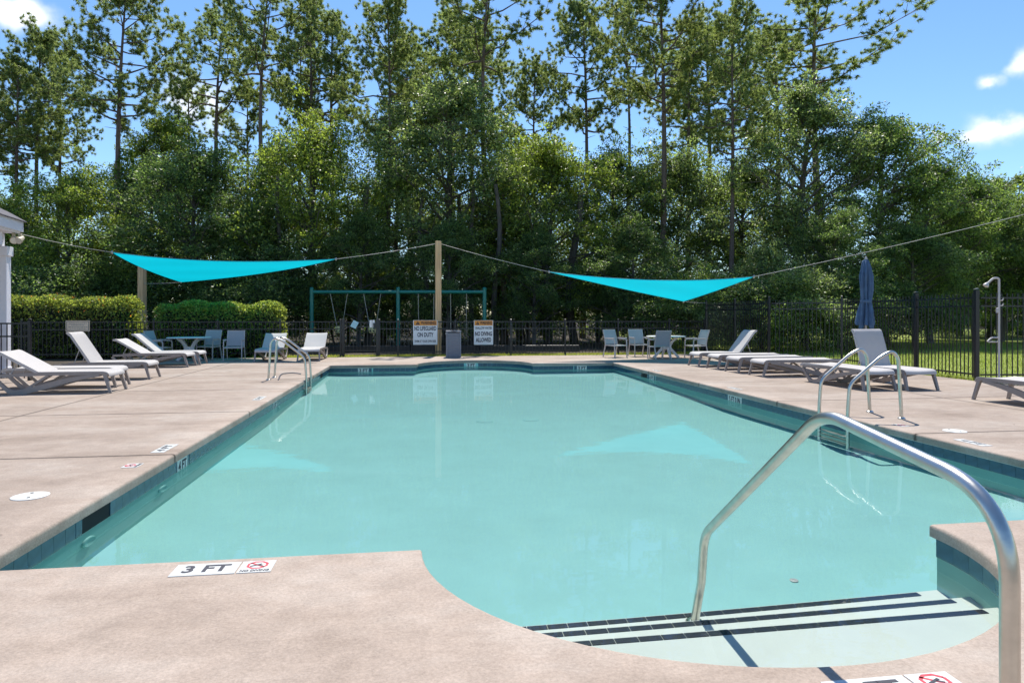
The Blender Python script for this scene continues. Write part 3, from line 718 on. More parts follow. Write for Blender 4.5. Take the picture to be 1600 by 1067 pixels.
make_chair('lone blue shaded chair between the left table and two loungers', (-5.73, 22.25, 0), R(4))
make_table('round white patio table on the right in front of the tall fence', (8.38, 21.55, 0), .75)
make_chair('leftmost chair by the right table, turned half sideways', (6.75, 22.0, 0), R(24))
make_chair('chair behind the right table facing the pool', (7.72, 22.4, 0), R(4))
make_chair('chair in front of the right table seen from behind', (7.86, 20.85, 0), R(186))
make_chair('rightmost chair at the right table, seen side on', (9.35, 21.35, 0), R(-82))

# ------------------------------------------------------------------ fences
def fence(name, label, pts, h, posts, step=.118, picket_top=None, rails=(), group=None, post_w=.062, cap=True, pick_w=.017):
    """pts: straight run from A to B; posts: distances along it"""
    A, B = Vector((*pts[0], 0)), Vector((*pts[1], 0)); d = (B - A).normalized(); Ln = (B - A).length; ang = math.atan2(d.y, d.x)
    t = thing(name, label, 'fence', A, ang, group)
    pm = None
    for s in posts:
        o = MB().box((0, 0, (h + .04) / 2 - .02), (post_w, post_w, h + .08)).build('post', M['black'], t, bevel=.004); o.location.x = s
        if cap:
            c = MB().add([(-post_w * .56, -post_w * .56, h + .06), (post_w * .56, -post_w * .56, h + .06), (post_w * .56, post_w * .56, h + .06), (-post_w * .56, post_w * .56, h + .06), (0, 0, h + .085)],
                         [(0, 1, 4), (1, 2, 4), (2, 3, 4), (3, 0, 4), (3, 2, 1, 0)]).build('cap', M['black'], o)
    for z in rails: MB().box((Ln / 2, 0, z), (Ln, .030, .034)).build('rail', M['black'], t)
    pt = picket_top or h
    me = MB().box((0, 0, (pt + .05) / 2), (pick_w, pick_w, pt - .05)).mesh('picket'); me.materials.append(M['black'])
    n = int(Ln / step)
    for i in range(1, n):
        x = i * Ln / n
        if any(abs(x - s) < .045 for s in posts): continue
        o = bpy.data.objects.new('picket', me); C.objects.link(o); o.parent = t; o.location.x = x
    return t
FY = 24.0; RL = (1.20, .95, .13)
fence('metal_fence', 'black picket fence in front of the hedges, left of the gate', ((-12.85, FY), (-2.62, FY)), 1.22, [.0, 2.05, 4.08, 6.13, 8.19, 10.23], .125, 1.2, RL)
fence('metal_fence', 'black picket fence behind the pool, right of the gate', ((-1.28, FY), (10.85, FY)), 1.22, [0, .65, 2.68, 4.70, 6.72, 8.74, 10.73, 12.13], .125, 1.2, RL)
g = thing('fence_gate', 'black picket gate with paper notices between two thicker posts', 'gate', (-2.55, FY, 0))
for x in (.02, 1.20): MB().box((x, 0, .64), (.10, .10, 1.34)).build('gate_post', M['black'], g, bevel=.006)
for z in (1.18, 1.02, .18): MB().box((.61, 0, z), (1.08, .03, .034)).build('rail', M['black'], g)
for i in range(9): MB().box((.12 + i * .122, 0, .66), (.017, .017, 1.04)).build('picket', M['black'], g)
MB().box((1.10, -.05, 1.05), (.09, .06, .22)).build('latch', M['black'], g, bevel=.008)
# tall fence on the right
RT = (1.80, 1.62, .12)
fence('tall_metal_fence', 'tall black spear fence running back behind the right table', ((10.9, 23.95), (10.9, 19.4)), 1.93, [.0, 2.3, 4.55], .115, 1.90, RT)
fence('tall_metal_fence', 'tall black fence section behind the row of flat loungers', ((10.96, 19.36), (12.52, 18.15)), 1.93, [1.96], .115, 1.90, RT)
fence('tall_metal_fence', 'tall black fence between the closed umbrella and the shower', ((12.50, 18.08), (12.17, 13.0)), 1.93, [1.0, 3.15, 5.09], .115, 1.90, RT, post_w=.085)
fence('tall_metal_fence', 'tall black fence at the right picture edge behind the shower', ((12.22, 12.95), (19.5, 11.9)), 1.93, [2.4, 4.9, 7.3], .115, 1.90, RT)
fence('metal_fence', 'short black fence panel left of the nearest lounger beside the white column', ((-11.3, 16.26), (-8.32, 15.85)), 1.27, [1.0, 3.0], .125, 1.25, (1.24, .96, .13))

# ------------------------------------------------------------------ signs, papers, bin, posts, swings
def board(name, label, loc, w, h, m, group=None, rz=0):
    t = thing(name, label, 'sign', loc, rz, group)
    MB().box((0, 0, 0), (w, .012, h)).build('board', m, t, bevel=.003)
    return t
def warning(label, px0, px1, py0, py1, lines):
    a, b = x_at(px0, FY - .05), x_at(px1, FY - .05); w = b - a; d = (a + b) / 2 * ST + FY * CT
    z1 = 1.4 - (py0 - 494) / 1040 * d; z0 = 1.4 - (py1 - 494) / 1040 * d; h = z1 - z0
    t = board('warning_sign', label, ((a + b) / 2, FY - .055, (z0 + z1) / 2), w, h, M['sign'], 'warning signs on the far fence')
    MB().box((0, -.0075, h * .39), (w * .94, .003, h * .20)).build('header', M['orange'], t)
    tri = MB().add([(-w * .40, -.0105, h * .32), (-w * .22, -.0105, h * .32), (-w * .31, -.0105, h * .46)], [(0, 1, 2)]).build('triangle', M['ink'], t)
    text_mesh('!', h * .11, M['orange'], t, (-w * .31, -.0115, h * .365), (R(90), 0, 0), 'triangle_mark', bold=.002)
    text_mesh('WARNING', h * .17, M['ink'], t, (w * .13, -.0105, h * .39), (R(90), 0, 0), width=w * .62, bold=.004)
    for (s, z, hh, ww, bo) in lines: text_mesh(s, h * hh, M['ink'], t, (0, -.0085, h * z), (R(90), 0, 0), width=w * ww, bold=bo)
warning('white sign reading NO LIFEGUARD ON DUTY under an orange WARNING header', 645.5, 683.5, 500.5, 538.5, [('NO LIFEGUARD', .16, .24, .90, .006), ('ON DUTY', -.10, .24, .66, .006), ('SWIM AT YOUR OWN RISK', -.36, .13, .88, .002)])
warning('white sign reading NO DIVING ALLOWED under an orange WARNING header', 740.5, 770.5, 500.5, 538.5, [('SHALLOW WATER', .18, .14, .86, .003), ('NO DIVING', -.06, .23, .88, .007), ('ALLOWED', -.31, .23, .80, .007)])
t = board('notice_sign', 'tan framed notice board with lines of small print on the left fence', (-11.12, FY - .06, 1.07), .74, .36, M['tan'])
fr = MB()
for z in (-.15, .15): fr.box((0, -.008, z), (.68, .003, .012))
for x in (-.335, .335): fr.box((x, -.008, 0), (.012, .003, .30))
fr.build('border', M['ink'], t)
for k, (z, w) in enumerate(((.085, .54), (.03, .38), (-.03, .56), (-.085, .46))):
    tx = MB(); x = -w / 2
    while x < w / 2:
        q = rng.uniform(.03, .08); tx.box((x + q / 2, -.0075, z), (q, .002, .014)); x += q + .018
    tx.build('print_line', M['frame'], t)
MB().box((0, 0, 0), (.20, .004, .25)).build('card', M['blue'], tag(thing('gate_card', 'pale blue card hanging askew on the gate', 'card', (x_at(554, FY - .03), FY - .03, 1.11)), None)).rotation_euler = (0, R(28), 0)
t = thing('paper_notice', 'white paper notice with black clip on the gate beside the swing', 'notice', (x_at(581.5, FY - .03), FY - .035, 1.13))
MB().box((0, 0, 0), (.18, .004, .26)).build('sheet', M['sign'], t); MB().box((0, -.003, 0), (.012, .003, .26)).build('strap', M['ink'], t)
# waste bin
def waste_bin():
    p = at(708.5, 22.75); t = thing('waste_bin', 'grey slatted waste bin standing at the fence between the warning signs', 'bin', (p.x, p.y, 0), -.02)
    MB().box((0, 0, .42), (.44, .44, .84)).build('body', M['bin'], t, bevel=.02)
    me = MB().box((0, 0, 0), (.46, .46, .040)).mesh('slat'); me.materials.append(M['bin'])
    for i in range(15):
        o = bpy.data.objects.new('slat', me); C.objects.link(o); o.parent = t; o.location.z = .08 + i * .052
        b = o.modifiers.new('bevel', 'BEVEL'); b.width = .008
    for x in (-1, 1):
        for y in (-1, 1): MB().box((x * .225, y * .225, .43), (.05, .05, .86)).build('corner_post', M['bin'], t, bevel=.01)
    lid = MB().box((0, 0, .885), (.52, .52, .05)).build('lid', M['bin'], t, bevel=.015)
    MB().box((0, -.262, .885), (.16, .006, .022)).build('lid_handle', M['dark'], lid)
    MB().lathe([(.03, 0), (.03, .02), (.0, .03)], 14).build('hook', M['white_pl'], t, R(40)).location = (-.25, -.2, .80)
waste_bin()
# timber posts
def post(label, loc, h, w, rz):
    t = thing('timber_post', label, 'post', loc, rz, 'timber posts carrying the shade sails')
    MB().box((0, 0, h / 2 - .1), (w, w, h + .2)).build('shaft', M['wood'], t, bevel=.012)
    for z in (h - .12, h - .5): MB().tube([(0, -w / 2 - .03, z), (0, w / 2 + .01, z)], .014, 8).build('bolt', M['chain'], t, R(40))
    return t
P1 = at(684.8, 24.45); post('tall square timber post between the two sails, rising behind the fence', P1, 4.15, .215, .02)
P2 = at(222, 27.0); post('shorter timber post rising behind the left hedge under the left sail', P2, 3.42, .24, -.3)
P3 = at(1760, 14.2); post('timber post carrying the right end of the sail cable, outside the picture', P3, 4.3, .2, .1)
# shade sails
def sail(label, A, B, Cc, k, kk, bulge, ends):
    A, B, Cc = Vector(A), Vector(B), Vector(Cc); n = 26; v = []; idx = {}
    for i in range(n + 1):
        for j in range(n + 1 - i):
            u, w_ = i / n, j / n; w = 1 - u - w_
            p = A * u + B * w_ + Cc * w
            p += 4 * k * u * w_ * (1 - w) ** 2 * (Cc - (A + B) / 2) + 4 * (kk - bulge) * w_ * w * (1 - u) ** 2 * (A - (B + Cc) / 2) + 4 * kk * w * u * (1 - w_) * (B - (A + Cc) / 2)
            p.z -= .55 * u * w_ * w
            idx[i, j] = len(v); v.append(p)
    f = []
    for i in range(n):
        for j in range(n - i):
            f.append((idx[i, j], idx[i + 1, j], idx[i, j + 1]))
            if i + j < n - 1: f.append((idx[i + 1, j], idx[i + 1, j + 1], idx[i, j + 1]))
    t = thing('shade_sail', label, 'shade sail', (0, 0, 0), 0, 'turquoise shade sails')
    MB().add(v, f).build('cloth', M['sail'], t, R(80))
    hem = MB()
    e1 = [v[idx[i, 0]] for i in range(n + 1)]; e2 = [v[idx[0, j]] for j in range(n + 1)]; e3 = [v[idx[i, n - i]] for i in range(n + 1)]
    for e in (e1, e2, e3): hem.tube(e, .011, 6)
    hem.build('hem', M['hem'], t, R(60))
    for p, q in zip((A, B, Cc), ends):
        q = Vector(q); d = q - p
        MB().tube([p + d * s + Vector((0, 0, -.015 * d.length * 4 * s * (1 - s) * .5)) for s in (0, .25, .5, .75, 1)], .0075, 6).build('cable', M['cable'], t, R(60))
        MB().lathe([(.02, -.05), (.032, -.02), (.032, .02), (.02, .05)], 10).build('corner_ring', M['chain'], t, R(40)).location = p
LA, LB, LC = atz(175, 394.5, 19.5), atz(525, 405, 21.8), atz(283, 441, 25.0)
sail('turquoise triangular shade sail over the loungers on the left', LA, LB, LC, .17, -.03, .07, [atz(33, 366, 15.6), P1 + Vector((-.1, 0, 4.05)), P2 + Vector((.1, -.1, 2.72))])
RA, RB, RC = atz(858, 425, 22.0), atz(1178, 432.5, 19.5), atz(1068, 471, 23.2)
sail('turquoise triangular shade sail over the right patio table', RA, RB, RC, .20, -.02, -.01, [P1 + Vector((.1, 0, 4.05)), atz(1740, 300, 14.3), Vector((10.85, 23.9, 1.9))])
# swing set
def swing_set():
    a, b, c = at(487, 28.2), at(623.5, 28.2), at(757, 28.2); d = (c - a); L_ = d.length; ang = math.atan2(d.y, d.x)
    t = thing('swing_set', 'teal green steel swing set with two bays behind the fence', 'swing set', a, ang)
    for x in (0, L_ / 2, L_):
        MB().tube([(x, 0, -.1), (x, 0, 2.56)], .082, 14).build('post', M['green'], t, R(40))
        MB().lathe([(.082, 2.56), (.09, 2.57), (.07, 2.61), (.0, 2.63)], 14, (x, 0, 0)).build('post_cap', M['green'], t, R(40))
    MB().tube([(0, 0, 2.42), (L_, 0, 2.42)], .072, 14).build('beam', M['green'], t, R(40))
    seats = ((146, 'b'), (247, 'b'), (360, 's'), (450, 's'))
    def ch(x0, x1, z1, y=0):
        return MB().tube([(x0, 0, 2.36), (x1, y, z1)], .013, 6)
    def lx(px): return (px - 487) / 270 * L_
    for (p0, p1, q0, q1) in ((516, 543, 526, 535), (568, 595, 577, 588)):
        s = thing('bucket_swing', None, None, ((lx(q0) + lx(q1)) / 2, 0, 0)); s.parent = t; xm = s.location.x
        ch(lx(p0) - xm, lx(q0) - xm, 1.0).build('chain', M['chain'], s); ch(lx(p1) - xm, lx(q1) - xm, 1.0).build('chain', M['chain'], s)
        MB().lathe([(.10, .66), (.16, .70), (.19, .82), (.18, .98), (.165, .98), (.17, .82), (.12, .72), (.0, .70)], 16).build('bucket_seat', M['yellow'], s, R(40))
        for x in (-.07, .07): MB().lathe([(.035, 0), (.035, .012), (.0, .012)], 12).build('leg_hole', M['dark'], s).matrix_local = Matrix.Translation((x, -.185, .78)) @ Matrix.Rotation(R(90), 4, 'X')
    for (p0, p1) in ((653.5, 678), (704, 729)):
        s = thing('belt_swing', None, None, ((lx(p0) + lx(p1)) / 2, 0, 0)); s.parent = t; w = (lx(p1) - lx(p0)) / 2
        for e in (-1, 1): ch(e * w, e * w * .95, .55).build('chain', M['chain'], s)
        MB().sweep([(-w * .95, 0, .55), (-w * .6, 0, .46), (0, 0, .43), (w * .6, 0, .46), (w * .95, 0, .55)], .16, .015, side=(0, 1, 0)).build('belt_seat', M['rubber'], s, R(40))
swing_set()
bx = at(480, 26.3); by = at(905, 27.0)
t = thing('playground_border', 'low black plastic border round the play area behind the fence', 'border', bx, math.atan2(by.y - bx.y, by.x - bx.x))
L_ = (by - bx).length; n = 8
for i in range(n): MB().box(((i + .5) * L_ / n, 0, .10), (L_ / n - .02, .12, .26)).build('border_timber', M['black'], t, bevel=.02)
# umbrella
def umbrella():
    p = at(1353, 15.0); t = thing('closed_umbrella', 'closed blue patio umbrella standing in front of the tall fence', 'umbrella', p)
    MB().tube([(0, 0, 0), (0, 0, 2.62)], .022, 10).build('pole', M['frame_light'], t, R(40))
    MB().lathe([(.26, 0), (.26, .05), (.06, .09), (.035, .30), (.0, .30)], 24).build('base', M['frame'], t, R(40))
    n = 64; prof = [(.03, 2.68), (.075, 2.64), (.105, 2.50), (.135, 2.30), (.125, 2.0), (.105, 1.72), (.155, 1.50), (.185, 1.25), (.175, 1.20)]
    v = []; f = []; r_ = random.Random(3); ph = [r_.uniform(-.3, .3) for _ in range(9)]
    for i, (r, z) in enumerate(prof):
        for k in range(n):
            g = 2 * PI * k / n; fold = .82 * (1 + (.34 * min(1, i / 3)) * math.sin(8 * g + 2 * ph[i]) + .16 * math.sin(3 * g + i * .9) + .08 * math.sin(13 * g + i * 2.1))
            dz = -.10 * max(0, math.sin(4 * g + 1)) * (i >= len(prof) - 2)
            v.append((r * fold * math.cos(g), r * fold * math.sin(g), z + dz))
    for i in range(len(prof) - 1):
        for k in range(n): f.append((i * n + k, i * n + (k + 1) % n, (i + 1) * n + (k + 1) % n, (i + 1) * n + k))
    f.append(tuple(range(n)))
    MB().add(v, f).build('canopy', M['canopy'], t, R(70))
    MB().lathe([(.100, 1.70), (.112, 1.72), (.112, 1.75), (.100, 1.77)], 20).build('tie_strap', M['canopy'], t, R(50))
    MB().lathe([(.02, 2.66), (.03, 2.69), (.02, 2.73), (.0, 2.75)], 12).build('finial', M['frame_light'], t, R(40))
umbrella()
# shower
def shower():
    p = at(1561, 14.0); t = thing('outdoor_shower', 'thin steel pole shower with goose neck head in front of the tall fence', 'shower', p, -TH)
    MB().tube(fillet([(0, 0, 0), (0, 0, 2.20), (-.12, 0, 2.20), (-.25, 0, 2.08)], .05, 5), .021, 10).build('pipe', M['frame_light'], t, R(40))
    o = MB().lathe([(.02, .05), (.035, .03), (.055, -.02), (.055, -.035), (.0, -.03)], 16).build('shower_head', M['frame_light'], t, R(40)); o.location = (-.265, 0, 2.06); o.rotation_euler = (0, R(35), 0)
    MB().tube(fillet([(0, 0, .95), (-.16, 0, .95), (-.26, -.02, .87)], .05, 4), .016, 8).build('foot_tap_pipe', M['frame_light'], t, R(40))
    MB().tube([(-.02, 0, .86), (-.24, -.02, .86)], .014, 8).build('foot_tap_brace', M['frame_light'], t, R(40))
    for z in (1.73, 1.62): MB().tube(fillet([(0, 0, z), (.08, 0, z), (.09, 0, z + .05)], .02, 3), .010, 8).build('hook', M['frame_light'], t, R(40))
    MB().lathe([(.03, -.05), (.03, .05), (.0, .06)], 12).build('valve', M['frame_light'], t, R(40)).location = (-.03, 0, 1.52)
    MB().lathe([(.10, 0), (.10, .012), (.0, .014)], 16).build('base_plate', M['frame_light'], t, R(40))
shower()
# pavilion at the left edge
def pavilion():
    e = atz(37, 345, 15.5)          # eave corner
    t = thing('pavilion', 'white pavilion corner with grey shingled roof at the left picture edge', 'building', (e.x, e.y, 0), PI / 2 + .14 - PI / 2)
    # local: +x towards the picture centre, roof spreads to -x and -y (towards the camera)
    for (x, y) in ((-.34, -.2), (-4.2, -.2), (-.34, -4.3)):
        c = MB().box((x, y, 1.38), (.24, .24, 2.80)).build('column', M['render'], t, bevel=.01)
        MB().box((x, y, 2.88), (.31, .31, .22)).build('capital', M['render'], c, bevel=.01); MB().box((x, y, .12), (.30, .30, .24)).build('plinth', M['render'], c, bevel=.01)
    MB().box((-3.4, -.2, 3.14), (6.1, .26, .30)).build('beam', M['render'], t); MB().box((-.34, -2.9, 3.142), (.26, 4.7, .296)).build('beam', M['render'], t)
    MB().box((-3.6, -2.9, 3.36), (7.1, 5.7, .10)).build('soffit', M['render'], t)
    MB().box((-3.6, -.03, 3.47), (7.2, .04, .24)).build('fascia', M['render'], t); MB().box((-.02, -2.9, 3.47), (.04, 5.74, .238)).build('fascia', M['render'], t)
    rf = thing('roof', None, None, (0, 0, 0)); rf.parent = t
    n = 12; hx, hy = 3.7, 3.0
    for i in range(n):     # hipped roof, one ring of shingles per course
        a0, a1 = i / n, (i + 1) / n; z0, z1 = 3.60 + a0 * 2.3, 3.60 + a1 * 2.3
        def ring(a, z): return [(-7.4 + a * hx, -5.95 + a * hy, z), (.05 - a * hx, -5.95 + a * hy, z), (.05 - a * hx, .05 - a * hy, z), (-7.4 + a * hx, .05 - a * hy, z)]
        v = ring(a0, z0) + ring(a1, z1 + .012) + ring(a0, z0 - .02)
        MB().add(v, [(k, (k + 1) % 4, 4 + (k + 1) % 4, 4 + k) for k in range(4)] + [(8 + k, 8 + (k + 1) % 4, (k + 1) % 4, k) for k in range(4)]).build('shingle_course', M['shingle'], rf)
    for k, (x, a) in enumerate(((-.10, 25), (.02, -15))):
        l = thing('floodlight', None, None, (x, -.25, 3.16)); l.parent = t
        MB().box((0, 0, .07), (.06, .06, .14)).build('bracket', M['beige'], l)
        h = MB().lathe([(.045, -.10), (.06, -.04), (.085, .06), (.085, .08), (.0, .08)], 16).build('housing', M['beige'], l, R(40)); h.rotation_euler = (R(120), 0, R(a))
        g_ = MB().lathe([(.075, .081), (.0, .083)], 16).build('lens', M['lens'], l); g_.rotation_euler = (R(120), 0, R(a))
pavilion()
# parked car glimpsed beyond the lawn
def car():
    p = at(1640, 46); t = thing('parked_car', 'white car half hidden by trees beyond the lawn at the right edge', 'car', p, R(-12))
    prof = [(-2.2, .35), (-2.25, .75), (-2.1, .95), (-1.7, 1.05), (-1.2, 1.55), (.5, 1.58), (1.15, 1.08), (2.0, .92), (2.2, .72), (2.2, .35)]
    n = len(prof); v = [(x, s * (.88 if z < 1.1 else .70), z) for s in (-1, 1) for x, z in prof]
    MB().add(v, [tuple(range(n)), tuple(range(2 * n - 1, n - 1, -1))] + [(i, i + n, (i + 1) % n + n, (i + 1) % n) for i in range(n)]).build('body', M['car'], t, R(35), bevel=.05)
    for s in (-1, 1):
        MB().add([(-1.45, s * .83, 1.1), (-.3, s * .86, 1.1), (-.3, s * .73, 1.5), (-1.1, s * .73, 1.5)], [(0, 1, 2, 3)]).build('side_window', M['glass'], t)
        MB().add([(-.2, s * .86, 1.1), (.95, s * .86, 1.1), (.5, s * .73, 1.5), (-.2, s * .73, 1.5)], [(0, 1, 2, 3)]).build('side_window', M['glass'], t)
        for x in (-1.4, 1.35):
            w = MB().tube([(x, s * .70, .33), (x, s * .90, .33)], .33, 20).build('wheel', M['rubber'], t, R(40))
            MB().tube([(x, s * .88, .33), (x, s * .91, .33)], .19, 14).build('rim', M['chain'], w, R(40))
car()

# ------------------------------------------------------------------ vegetation
def leaf_mesh(name, P, A, S, Ln, Wd, m, tri=False):
    """P base points, A axis, S side unit vectors, lengths and widths: one small face per leaf"""
    n = len(P); Ln = Ln[:, None]; Wd = Wd[:, None]
    if tri:
        V = np.stack([P - S * Wd / 2, P + S * Wd / 2, P + A * Ln], 1).reshape(-1, 3); k = 3
    else:
        nrm = np.cross(A, S)
        V = np.stack([P, P + A * Ln * .45 + S * Wd / 2 + nrm * Wd * .12, P + A * Ln, P + A * Ln * .45 - S * Wd / 2 + nrm * Wd * .12], 1).reshape(-1, 3); k = 4
    me = bpy.data.meshes.new(name); me.vertices.add(len(V)); me.vertices.foreach_set('co', V.astype(np.float32).ravel())
    me.loops.add(n * k); me.loops.foreach_set('vertex_index', np.arange(n * k, dtype=np.int32))
    me.polygons.add(n); me.polygons.foreach_set('loop_start', np.arange(0, n * k, k, dtype=np.int32)); me.polygons.foreach_set('loop_total', np.full(n, k, dtype=np.int32))
    me.update(calc_edges=True); me.materials.append(m)
    return me
def unit(a): return a / (np.linalg.norm(a, axis=1, keepdims=True) + 1e-9)
def side_of(A, g): return unit(np.cross(A, unit(g.normal(size=A.shape))))

def clump_leaves(g, centres, per, sig, ln, flat=.5, up=.35, outc=None):
    """leaves scattered round clump centres; axes point outwards and droop a little"""
    c = np.repeat(np.array(centres), per, 0); n = len(c)
    sg = np.repeat(g.uniform(.65, 1.25, len(centres)), per)[:, None] * sig
    off = g.normal(size=(n, 3)); off *= (np.minimum(1.5, np.linalg.norm(off, axis=1)) / (np.linalg.norm(off, axis=1) + 1e-9))[:, None]; off = off * sg * np.array([1, 1, flat])
    P = c + off
    A = unit(unit(off) * .8 + g.normal(size=(n, 3)) * .8 + np.array([0, 0, -.15]))
    # broad faces tend to look up and to the light
    Nn = unit(g.normal(size=(n, 3)) * .6 + unit(off) * .35 + np.array([0, .1, up + .6]))
    S = unit(np.cross(A, Nn))
    L_ = g.uniform(.7, 1.3, n) * ln
    return P, A, S, L_, L_ * g.uniform(.42, .62, n)

def broadleaf(seed, h, r, base, limbs, per, ln, droop=0., sig=.31, top=1.0):
    g = np.random.default_rng(seed); wood = MB(); cent = []
    bend = g.normal(size=2) * .35
    def trunk(t): return Vector((bend[0] * math.sin(t * 2.4), bend[1] * math.sin(t * 2.9 + .5), h * .82 * t))
    r0 = .018 * h
    wood.tube([trunk(t / 8) for t in range(9)], [r0 * (1 - .085 * t) for t in range(9)], 7)
    for i in range(limbs):
        t = base + (1 - base) * ((i + .5) / limbs) ** .9
        a = i * 2.4 + g.uniform(-.5, .5)
        prof = math.sin(PI * min(1, max(.12, (t - base) / (1 - base) * .72 + .26))) ** .7
        ln_ = r * prof * g.uniform(.62, 1.12)
        el = R(g.uniform(5, 38) + 38 * max(0, (t - .6) / .4)) - droop
        s0 = trunk(t); d = Vector((math.cos(a) * math.cos(el), math.sin(a) * math.cos(el), math.sin(el)))
        mid = s0 + d * ln_ * .5 + Vector((0, 0, .06 * ln_)); end = s0 + d * ln_ + Vector((0, 0, g.uniform(-.05, .12) * ln_))
        rr = r0 * .42 * (1.1 - .6 * t)
        wood.tube([s0, mid, end], [rr, rr * .6, rr * .2], 5, False)
        for k in range(7):
            u = .28 + .72 * (k + g.uniform(0, 1)) / 7
            p = s0.lerp(mid, u * 2) if u < .5 else mid.lerp(end, u * 2 - 1)
            dd = (d + Vector(g.normal(size=3)) * .75 + Vector((0, 0, .15))).normalized(); sl = (.22 + .25 * (1 - u)) * ln_ * g.uniform(.7, 1.3) + .25
            q = p + dd * sl
            wood.tube([p, q], [rr * .3, rr * .08], 4, False)
            cent.append(q); cent.append(p.lerp(q, .6) + Vector(g.normal(size=3)) * .22)
            if g.random() < .5: cent.append(q + Vector(g.normal(size=3)) * .45)
    for k in range(int(6 * top)): cent.append(trunk(1.0) + Vector(g.normal(size=3)) * Vector((.7, .7, .5)).length * .5 + Vector((0, 0, h * .10)))
    P, A, S, L_, W_ = clump_leaves(g, [tuple(c) for c in cent], per, sig, ln)
    return wood.mesh('trunk'), leaf_mesh('crown', P, A, S, L_, W_, M['leaf'])

def pine(seed, h, r, base, limbs, tufts, dens=58, spread=1.0):
    g = np.random.default_rng(seed); wood = MB(); T = []; D = []
    bend = g.normal(size=2) * .35
    def trunk(t): return Vector((bend[0] * math.sin(t * 2.2), bend[1] * math.sin(t * 2.7), h * .97 * t))
    r0 = .0115 * h
    wood.tube([trunk(t / 12) for t in range(13)], [r0 * (1 - .070 * t) for t in range(13)], 8)
    for k in range(7):          # dead stubs below the crown
        t = g.uniform(base * .55, base); a = g.uniform(0, 6.28); l = g.uniform(.3, 1.3)
        wood.tube([trunk(t), trunk(t) + Vector((math.cos(a) * l, math.sin(a) * l, .1 * l))], [.03, .01], 4, False)
    for i in range(limbs):
        f = (i + .5) / limbs; t = base + (1 - base) * f
        a = i * 2.4 + g.uniform(-.6, .6)
        ln_ = r * (math.sin(PI * (.22 + .70 * f)) ** .8) * g.uniform(.55, 1.15) * spread
        el = R(g.uniform(-4, 24) + 42 * f * f)
        s0 = trunk(t); d = Vector((math.cos(a) * math.cos(el), math.sin(a) * math.cos(el), math.sin(el)))
        mid = s0 + d * ln_ * .55 + Vector((0, 0, -.05 * ln_)); end = s0 + d * ln_ + Vector((0, 0, .14 * ln_))
        rr = r0 * .27 * (1.15 - .7 * f)
        wood.tube([s0, s0.lerp(mid, .5) + Vector(g.normal(size=3)) * .08, mid, end], [rr, rr * .8, rr * .55, rr * .2], 5, False)
        for k in range(tufts):
            u = .46 + .54 * (k + g.uniform(0, 1)) / tufts
            p = s0.lerp(mid, u / .55) if u < .55 else mid.lerp(end, (u - .55) / .45)
            dd = (d * .7 + Vector(g.normal(size=3)) * .65 + Vector((0, 0, .45))).normalized()
            q = p + dd * g.uniform(.25, .9) * (.35 + .2 * ln_)
            wood.tube([p, q], [rr * .28, .008], 3, False)
            T.append(tuple(q)); D.append(tuple(dd))
            for _ in range(3):
                q2 = p.lerp(q, g.uniform(.35, 1.05)) + Vector(g.normal(size=3)) * .30
                T.append(tuple(q2)); D.append(tuple((dd + Vector(g.normal(size=3)) * .6).normalized()))
    for k in range(10): T.append(tuple(trunk(1.0) + Vector(g.normal(size=3)) * .3)); D.append((0, 0, 1))
    T = np.array(T); D = np.array(D); n = len(T)
    c = np.repeat(T, dens, 0); dd = np.repeat(D, dens, 0); m = len(c)
    A = unit(dd * .55 + unit(g.normal(size=(m, 3))) * .85)
    P = c - dd * g.uniform(0, .22, m)[:, None]
    L_ = g.uniform(.16, .31, m); S = side_of(A, g)
    return wood.mesh('trunk'), leaf_mesh('crown', P, A, S, L_, np.full(m, .040), M['needle'], tri=True)

def ivy_mesh(seed, h, r):
    g = np.random.default_rng(seed); n = 5200
    z = g.uniform(.3, h, n); a = g.uniform(0, 2 * PI, n); rad = r * (.5 + .7 * g.random(n) ** .6) * (1 + .6 * np.sin(z * 1.7 + seed)) * (1.1 - .5 * z / h) + .12
    P = np.stack([rad * np.cos(a), rad * np.sin(a), z], 1)
    A = unit(np.stack([np.cos(a), np.sin(a), -.4 + 0 * a], 1) + g.normal(size=(n, 3)) * .6); S = side_of(A, g); L_ = g.uniform(.10, .20, n)
    return leaf_mesh('ivy', P, A, S, L_, L_ * .7, M['ivy'])

PINES = {'A': pine(11, 24, 4.3, .62, 32, 10), 'B': pine(12, 24, 3.4, .64, 30, 9), 'C': pine(13, 24, 4.9, .72, 21, 10), 'D': pine(14, 24, 2.9, .68, 19, 8), 'E': pine(15, 24, 3.9, .58, 36, 9)}
TREES = {'A': broadleaf(21, 14, 4.2, .20, 38, 74, .14), 'B': broadleaf(22, 10, 4.4, .14, 34, 84, .13), 'C': broadleaf(23, 9, 3.4, .08, 32, 80, .12),
         'D': broadleaf(24, 12, 3.8, .18, 34, 80, .135), 'E': broadleaf(25, 12.5, 4.6, .14, 40, 72, .135, .05)}
SHRUBS = {'A': broadleaf(31, 4.2, 2.4, .03, 20, 60, .11, sig=.34), 'B': broadleaf(32, 3.2, 2.2, .03, 18, 62, .10, sig=.32)}
IVY = {0: ivy_mesh(1, 13, .42), 1: ivy_mesh(2, 15, .34), 2: ivy_mesh(3, 10, .5)}
PH = {'A': 24, 'B': 24, 'C': 24, 'D': 24, 'E': 24}; TH_ = {'A': 14, 'B': 10, 'C': 9, 'D': 12, 'E': 12.5}; SH = {'A': 4.2, 'B': 3.2}
